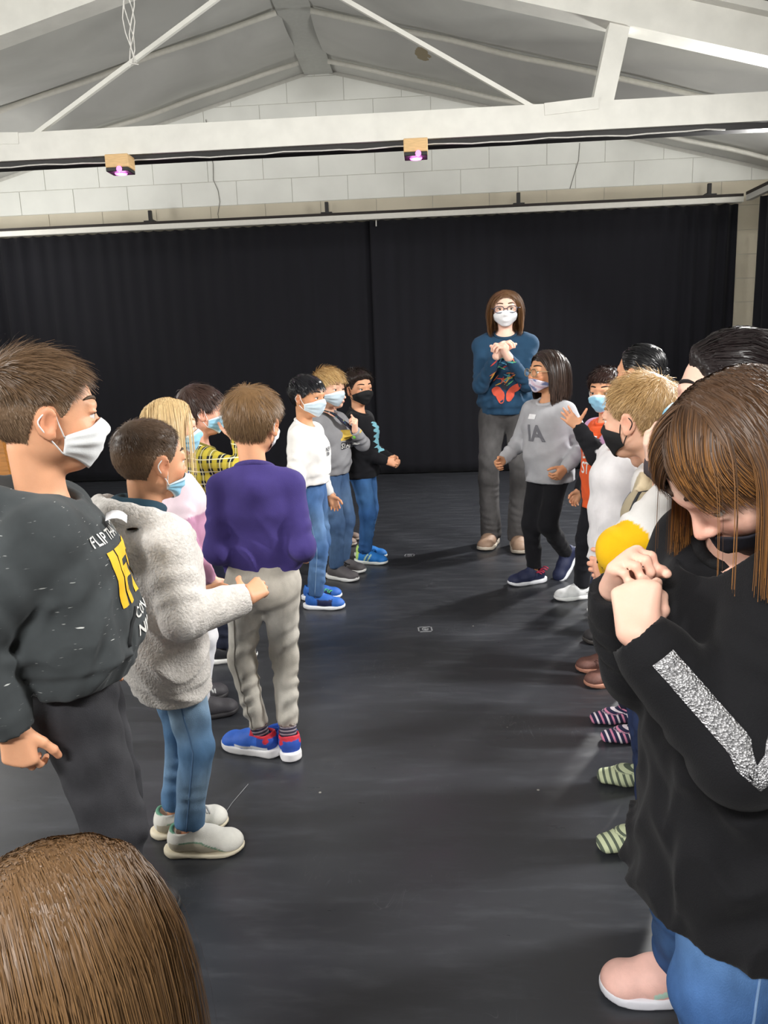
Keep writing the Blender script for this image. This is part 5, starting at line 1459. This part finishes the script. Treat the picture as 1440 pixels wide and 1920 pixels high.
def black_extra(J):
    t = J['top']; s = J['s']; M = simple('cyan_print', srgb(130, 190, 206), .7); r = random.Random(3)
    for i in range(15):
        z = .885-.013*i; w = (.085-.03*abs(i-7)/7); pts = []
        cx = r.uniform(-.02, .02)
        for a in range(7):
            an_ = a/7*6.283; rr = r.uniform(.5, 1.2); pts.append((cx+w*.7*rr*math.cos(an_)*s, .012*rr*math.sin(an_)*s))
        V, F = poly2d(pts); decal(t, V, F, A3(-.005, 0, z*s), A3(-1, 0, 0), A3(.3*(-1)**i, 0, 1), A3(0, 1, 0), M, 'print')
person('boy in a black sweatshirt with cyan print and black mask, hands clasped in front', (-.405, 4.66), 106, H=1.165, seed=9, head=(36, 0, 2), gaze=(-4, 2),
       RA=dict(w=(.045, .175, .655), hint=(.35, -1, -.2), d=(-.6, .8, -.25), n=(-.6, -.4, -.2), curl=.7), LA=dict(w=(-.035, .185, .65), hint=(-.35, -1, -.2), d=(.5, .8, -.35), n=(.7, -.4, .1), curl=.7),
       RF=dict(x=.075, y=.025, yaw=-2), LF=dict(x=-.07, y=-.03, yaw=-4), top=dict(col=srgb(24, 24, 28), hem=.545, fit=1.08, collar_col=srgb(24, 24, 28)),
       bottom=dict(col=srgb(44, 84, 136), fade=srgb(70, 112, 160), w=(.064, .050, .042), rip=.006), shoes=dict(col=srgb(36, 120, 200), sole=srgb(222, 226, 222), fn=shoe_two_stripe, strap=True, lace=srgb(40, 124, 204)),
       hair=dict(col=srgb(46, 36, 32), sidecol=srgb(54, 44, 40), top=.12, side=.03, lent=.17, lens=.06, lift=1.0, mess=1.2, n=3600, comb=(0, .1, .3)), mask=K_MASK, skin='warm', extra=black_extra)

def teacher_extra(J):
    t = J['top']; X, Z, N = A3(-1, 0, 0), A3(0, 0, 1), A3(0, 1, 0)
    red = simple('red_print', srgb(206, 84, 62), .8); col = [srgb(90, 170, 120), srgb(220, 170, 70), srgb(80, 150, 180), srgb(196, 70, 60), srgb(214, 120, 80)]
    def blob(cx, cz, rx, rz, rot, m, nm='print'):
        pts = [(rx*math.cos(a)*(1+.12*math.sin(3*a)), rz*math.sin(a)) for a in np.linspace(0, 6.283, 14, endpoint=False)]
        c, s_ = math.cos(rot), math.sin(rot); pts = [(x*c-y*s_, x*s_+y*c) for x, y in pts]
        V, F = poly2d(pts); decal(t, V, F, A3(-cx, 0, cz), X, Z, N, m, nm, .003)
    blob(-.028, .985, .026, .045, .2, red); blob(.03, .99, .024, .04, -.3, red); blob(-.05, 1.015, .03, .03, 0, red); blob(.06, 1.03, .045, .022, .5, red)
    blob(.0, 1.045, .022, .022, 0, simple('dark_print', srgb(40, 40, 50), .8))
    r = random.Random(6)
    for i in range(26):
        a0 = r.uniform(-.075, .075); z0 = r.uniform(1.06, 1.22); rot = r.uniform(-1.2, 1.2); m = simple('thread_%d' % (i % 5), col[i % 5], .8)
        blob(a0, z0, .026, .0035, rot, m, 'embroidery')
person('adult in a dark teal sweatshirt and grey jeans with glasses and white mask, hands clasped', (.492, 4.92), 187, H=1.62, adult=True, seed=10, head=(-3, 2, 0), skin='pale', gaze=(0, 0),
       RA=dict(w=(.045, .255, 1.225), hint=(.55, -.6, -1), d=(-.55, .15, .9), n=(-.9, .2, -.3), curl=.55), LA=dict(w=(-.028, .270, 1.215), hint=(-.55, -.6, -1), d=(.55, .2, .85), n=(.9, .1, -.3), curl=.6),
       RF=dict(x=.10, y=-.03, yaw=14), LF=dict(x=-.075, y=.04, yaw=-8), top=dict(col=srgb(36, 66, 92), hem=.865, fit=.98, arm=.95, fold=.008, collar_col=srgb(34, 62, 86), res=.0075),
       bottom=dict(col=srgb(66, 64, 64), fade=srgb(96, 94, 94), w=(.072, .052, .055), ext=.06, rip=.006, seam=srgb(120, 118, 118)), shoes=dict(col=srgb(132, 108, 90), sole=srgb(170, 160, 146), kind='slip', fn=lambda u, c: np.where(((np.abs(u[:, 1]-.03) < .014) | (np.abs(u[:, 1]-.0) < .008))[:, None], np.array(srgb(92, 66, 52)), c)),
       hair=dict(style='long', col=srgb(104, 74, 50), tip=srgb(150, 108, 68), lent=1.0, vol=.10, part=.02, n=4200, steps=7, w=.0022, top=.025, side=.03), mask=dict(W_MASK, puff=1.3, pleat=False), glasses=srgb(40, 48, 70), extra=teacher_extra)

def walk_extra(J):
    t = J['top']; s = J['s']
    V, F = text2d('IA', .085*s, .03, 0, 1.0); decal(t, V, F, A3(.0, 0, .80*s), A3(-1, 0, 0), A3(0, 0, 1), A3(0, 1, 0), simple('silver_grey_print', srgb(104, 104, 110), .6), 'lettering')
    V, F = poly2d([(-.025, -.012), (.025, -.012), (.025, .012), (-.025, .012)]); decal(t, V, F, A3(.035, 0, .88*s), A3(-1, 0, 0), A3(0, 0, 1), A3(0, 1, 0), simple('white_paper', srgb(226, 226, 228), .8), 'name_tag', .003)
person('girl in a grey sweatshirt and black trousers walking to the left, with a dark bob', (.64, 4.12), 226, H=1.25, seed=11, head=(24, -3, 0), gaze=(0, 0), skin='tan',
       RA=dict(w=(.16, .17, .66), hint=(.5, -1, -.3), curl=.5), LA=dict(w=(-.165, .09, .635), hint=(-.5, -1, -.2), curl=.5),
       RF=dict(x=.05, y=.06, yaw=24), LF=dict(x=-.03, y=-.17, yaw=10, lift=.085, pitch=-48), lean=3,
       top=dict(col=srgb(166, 166, 170), hem=.545, fit=1.02, arm=1.0, rib=False, collar_col=srgb(180, 180, 184)), bottom=dict(col=srgb(22, 22, 26), mat='jersey', w=(.062, .050, .038), ext=-.06, name='trousers'),
       shoes=dict(col=srgb(34, 40, 70), sole=srgb(226, 228, 234), lace=srgb(232, 86, 120)),
       hair=dict(style='long', col=srgb(46, 36, 32), tip=srgb(74, 58, 50), lent=.98, vol=.10, part=-.05, n=3600, steps=7, w=.003, top=.05, side=.05, rough=.32), mask=dict(col=srgb(222, 214, 226), spots=srgb(120, 130, 170), spots2=srgb(206, 180, 196), loop=srgb(240, 240, 240), drop=12, pleat=False), glasses=srgb(150, 130, 100), extra=walk_extra)

def orange_cols(V, J):
    C = np.tile(np.array(srgb(226, 92, 46)), (len(V), 1))
    for k in (1, -1):
        a = arm_param(V, J, k); C[a >= 0] = srgb(206, 160, 196); C[a >= .85] = srgb(226, 224, 228); C[a >= 1.12] = srgb(28, 28, 32)
    return C
def orange_extra(J):
    t = J['top']; s = J['s']; W = simple('white_print', srgb(226, 226, 222), .7)
    V, F = text2d('BE', .06*s, .015, 0, .8); decal(t, V, F, A3(.0, 0, .80*s), A3(-1, 0, 0), A3(0, 0, 1), A3(0, 1, 0), W, 'lettering')
    V, F = text2d('ST', .06*s, .015, 0, .8); decal(t, V, F, A3(.0, 0, .725*s), A3(-1, 0, 0), A3(0, 0, 1), A3(0, 1, 0), W, 'lettering')
    V, F = poly2d([(-.03, -.02), (.03, -.02), (.03, .02), (-.03, .02)]); decal(t, V, F, A3(-.045, 0, .875*s), A3(-1, 0, 0), A3(0, 0, 1), A3(0, 1, 0), simple('white_paper', srgb(226, 226, 228), .8), 'name_tag', .003)
person('boy in an orange top with pink and black sleeves raising an open hand', (.845, 3.74), 250, H=1.155, seed=12, head=(-34, 2, 0), gaze=(6, 0), skin='warm',
       LA=dict(w=(-.085, .20, .945), hint=(-.6, -.2, -1), d=(.35, .62, .75), n=(1, -.5, .2), curl=.06, spread=.34, thumb=(1, .2, -.2), tc=.1), RA=dict(w=(.14, .05, .58)),
       top=dict(col=orange_cols, hem=.515, fit=1.05, collar_col=srgb(222, 88, 44), arm=1.1), bottom=dict(col=srgb(30, 30, 36), mat='jersey', name='trousers'), shoes=dict(col=srgb(232, 232, 234), sole=srgb(238, 238, 238)),
       RF=dict(x=.12, y=.05), LF=dict(x=-.10, y=.0),
       hair=dict(col=srgb(52, 36, 32), top=.08, side=.045, lent=.20, lens=.10, lift=.5, mess=.6, n=3200, fringe=True, comb=(0, .5, 0)), mask=dict(B_MASK), extra=orange_extra)

person('child with sleek black hair tied back, standing behind the boy in orange', (.90, 3.36), 285, H=1.265, seed=13, head=(30, 0, 0), skin='warm',
       top=dict(col=srgb(40, 40, 48), hem=.56), bottom=dict(col=srgb(40, 150, 100), fade=srgb(60, 170, 120), mat='jersey', name='trousers'), shoes=dict(col=srgb(44, 42, 44), sole=srgb(70, 66, 64)),
       RF=dict(x=.07, y=.03), LF=dict(x=-.16, y=.05),
       hair=dict(style='tied', line='short', col=srgb(20, 20, 22), n=3200, w=.003, top=.04, side=.03, rough=.28, mess=.1), mask=None, eyes=False)

person('child in a white hooded top half hidden behind the boy in the khaki anorak', (.70, 2.86), 264, H=1.14, seed=14, head=(10, 0, 0), hoff=(0, -.035, 0),
       LA=dict(w=(-.12, -.02, .57), hint=(-.4, -1, -.3)), RA=dict(w=(.12, -.02, .57)), top=dict(col=srgb(232, 230, 232), hem=.50, fit=1.06, hood=1., arm=1.1, name='hoodie'), bottom=dict(col=srgb(50, 56, 80)),
       shoes=dict(col=srgb(104, 70, 62), sole=srgb(170, 120, 100), lace=srgb(150, 110, 104)), hair=dict(col=HB['dark'], n=900, lent=.15), RF=dict(x=.06, y=-.01), LF=dict(x=-.06, y=.0))

person('child in striped navy and pink socks, hidden behind the boy in the khaki anorak', (.70, 2.42), 268, H=1.08, seed=15, head=(10, 4, 0),
       top=dict(col=srgb(120, 120, 130), hem=.55), bottom=dict(col=srgb(40, 42, 60), w=(.06, .046, .04)), shoes='stripe_navy', hair=dict(col=HB['dark'], n=900, lent=.15),
       RF=dict(x=.07, y=.045, yaw=0), LF=dict(x=-.075, y=.04, yaw=2))

def khaki_cols(V, J):
    C = np.tile(np.array(srgb(172, 160, 134)), (len(V), 1))
    for k in (1, -1):
        a = arm_param(V, J, k); C[a >= 0] = srgb(222, 220, 218); C[a >= .88] = srgb(234, 184, 22)
    return C
def khaki_extra(J):
    t = J['top']; s = J['s']
    d = simple('dark_emblem', srgb(40, 42, 46), .8)
    for pts in ([(-.035, -.03), (.035, -.03), (0, .04)],):
        V, F = poly2d([(x*s, y*s) for x, y in pts]); decal(t, V, F, A3(-.06*s, 0, .72*s), A3(-1, -.5, 0), A3(0, 0, 1), A3(-.6, 1, 0), d, 'emblem')
    V, F = poly2d([(x*s*.55, (y+.002)*s*.55) for x, y in [(-.035, -.03), (.035, -.03), (0, .04)]]); decal(t, V, F, A3(-.06*s, 0, .72*s), A3(-1, -.5, 0), A3(0, 0, 1), A3(-.6, 1, 0), simple('khaki_patch', srgb(172, 160, 134), .8), 'emblem', .004)
    bv = BVHTree.FromPolygons([v.co.copy() for v in t.data.vertices], [tuple(p.vertices) for p in t.data.polygons])
    P = []
    for z in np.linspace(.93, .74, 10):
        h = bv.ray_cast(Vector((-.03*s-.25*(.93-z)*s, .5, z*s)), Vector((0, -1, 0)))
        if h[0] is not None: P.append(np.array(h[0]+h[1]*.002))
    MB().tube(P, .005*s, 6).build('zip', d, t, True)
person('boy with sandy hair in a khaki anorak with white and yellow sleeves, black mask', (.61, 1.97), 272, hoff=(0, .07, 0), H=1.195, near=True, seed=16, head=(40, 5, 0), skin='fair',
       LA=dict(w=(-.01, .12, .70), hint=(-.5, 1, -.6), d=(.2, 1, .1), n=(1, 0, -.2), curl=.5), RA=dict(w=(.11, .09, .66)), RF=dict(x=.12, y=.0, yaw=8), LF=dict(x=-.165, y=.06, yaw=-12),
       top=dict(col=khaki_cols, hem=.445, fit=1.12, arm=1.45, fold=.008, collar_col=srgb(172, 160, 134), mat='jersey', neck=.056, name='anorak'), bottom=dict(col=srgb(52, 66, 104), w=(.064, .05, .044)), shoes='stripe_green',
       hair=dict(col=srgb(180, 146, 98), sidecol=srgb(156, 126, 88), top=.065, side=.03, lent=.18, lens=.09, lift=.5, mess=.6, n=7500, tip=srgb(206, 172, 122)), mask=K_MASK, extra=khaki_extra)

person('tall child with sleek dark hair tied back and blue mask, behind the girl in black', (.575, 1.50), 276, H=1.285, RF=dict(x=.06, y=-.14), LF=dict(x=-.06, y=-.14), near=True, seed=17, head=(14, 0, 0), skin='pale',
       RA=dict(w=(.07, .11, .965), hint=(-.3, -1, -.5), d=(-.1, .25, 1), n=(-.3, -1, 0), curl=.6), LA=dict(w=(-.14, .05, .57)),
       top=dict(col=srgb(72, 64, 68), hem=.54), bottom=dict(col=srgb(44, 48, 66)), shoes=dict(col=srgb(60, 60, 66)),
       hair=dict(style='tied', line='short', col=srgb(34, 27, 28), n=6000, w=.0018, top=.06, side=.04, rough=.3, mess=.12), mask=B_MASK, hhs=1.05)

def stripe_strip(J, side, path_t, wid, off):
    """silver ribbon along the outside of a sleeve"""
    t = J['top']; bv = BVHTree.FromPolygons([v.co.copy() for v in t.data.vertices], [tuple(p.vertices) for p in t.data.polygons])
    a, b, c = J['sh'][side], J['el'][side], J['wr'][side]; V = []
    out = unit(A3(*off)); n = len(path_t)
    for i, u_ in enumerate(path_t):
        p = a+(b-a)*u_ if u_ <= 1 else b+(c-b)*(u_-1)
        d = unit(b-a)*(1-smoothstep(u_, .85, 1.15))+unit(c-b)*smoothstep(u_, .85, 1.15); d = unit(d)
        o_ = unit(out-d*(out@d)); sdv = np.cross(d, o_)
        for k in (-1, -.33, .33, 1):
            q = p+o_*.2+sdv*k*wid/2; h = bv.ray_cast(Vector(q), Vector(-o_))
            V.append(np.array(h[0]+h[1]*.0025) if h[0] is not None else p+o_*.04+sdv*k*wid/2)
    F = [(i*4+k, i*4+k+1, i*4+5+k, i*4+4+k) for i in range(n-1) for k in range(3)]
    m, nt, bs = new_mat('silver_sequin'); tc = node(nt, 'ShaderNodeTexCoord'); vo = node(nt, 'ShaderNodeTexVoronoi', inp={'Scale': 420.0}); nt.links.new(tc.outputs['Object'], vo.inputs['Vector'])
    nt.links.new(mix_col(nt, ramp(nt, vo.outputs['Color'], .2, .8), srgb(150, 150, 154), srgb(246, 246, 250)), bs.inputs['Base Color']); bs.inputs['Metallic'].default_value = .55; bs.inputs['Roughness'].default_value = .4
    bp = node(nt, 'ShaderNodeBump', inp={'Strength': .9, 'Distance': .004}); nt.links.new(vo.outputs['Distance'], bp.inputs['Height']); nt.links.new(bp.outputs[0], bs.inputs['Normal'])
    o = mesh_obj('silver_stripe', V, np.array(F), m, t); md = o.modifiers.new('s', 'SOLIDIFY'); md.thickness = .0015
    return o
def girl_extra(J):
    stripe_strip(J, -1, np.linspace(.02, 1.0, 18), .030, (-1, .05, .1))
    stripe_strip(J, -1, np.linspace(1.0, 1.80, 16), .030, (-1, .05, .1))
    stripe_strip(J, 1, np.linspace(.02, 1.0, 14), .030, (1, .05, .1))
person('girl in a black jacket with silver stripes, head bowed, right foreground', (.43, 1.06), 262, H=1.28, near=True, seed=18, head=(-4, 46, 0), bow=6, lean=0, hoff=(-.062, -.055, .0), skin='pale',
       LA=dict(w=(-.08, .17, .855), hint=(-.40, .15, -1), d=(.45, -.15, .75), n=(.8, -.5, -.3), curl=.72, thumb=(.4, .7, .6), tc=.8), RA=dict(w=(.03, .155, .88), hint=(.15, .0, -1), d=(-.55, -.05, .75), n=(-.8, -.5, -.3), curl=.75, thumb=(.4, .7, .6), tc=.8),
       RF=dict(x=.25, y=-.075, yaw=10), LF=dict(x=-.08, y=.0, yaw=-6),
       top=dict(col=srgb(22, 22, 25), hem=.43, fit=1.13, arm=1.3, fold=.008, rib=False, name='jacket', collar_col=srgb(20, 20, 23), res=.0058), bottom=dict(col=srgb(56, 92, 146), fade=srgb(96, 134, 182), w=(.074, .060, .052), seam=srgb(120, 150, 190), ext=.0),
       shoes=dict(col=srgb(238, 190, 178), sole=srgb(222, 222, 230), fn=shoe_pink, lace=srgb(224, 190, 190)),
       hair=dict(style='long', line='fringe', col=srgb(74, 53, 38), tip=srgb(160, 110, 60), tipfrac=.5, lent=1.12, vol=.03, part=.0, bangs=.30, bangw=.6, pj=.015, fwd=-.9, ylim=.06, n=13500, steps=8, w=.0011, top=.022, side=.025), mask=dict(K_MASK, col=srgb(30, 30, 40), drop=16), gaze=(0, -25), extra=girl_extra)

person('child with long straight brown hair seen from above behind, bottom left foreground', (-.36, .60), 30, H=1.20, near=True, seed=19, pelz=.235, head=(10, 6, 0), skin='pale',
       RF=dict(x=.07, y=-.12, lift=.035, pitch=-65, knee=(.09, .20, .06)), LF=dict(x=-.07, y=-.12, lift=.035, pitch=-65, knee=(-.09, .20, .06)),
       RA=dict(w=(.10, .17, .30), hint=(1, -.5, 0)), LA=dict(w=(-.10, .17, .30), hint=(-1, -.5, 0)),
       top=dict(col=srgb(150, 120, 140), hem=.56), bottom=dict(col=srgb(60, 66, 90)), shoes=dict(col=srgb(180, 180, 186)),
       hair=dict(style='long', col=srgb(110, 82, 54), tip=srgb(150, 112, 68), tipfrac=.5, lent=1.75, vol=.05, part=.02, n=15000, steps=8, w=.0011, top=.05, side=.05), hhs=1.02)
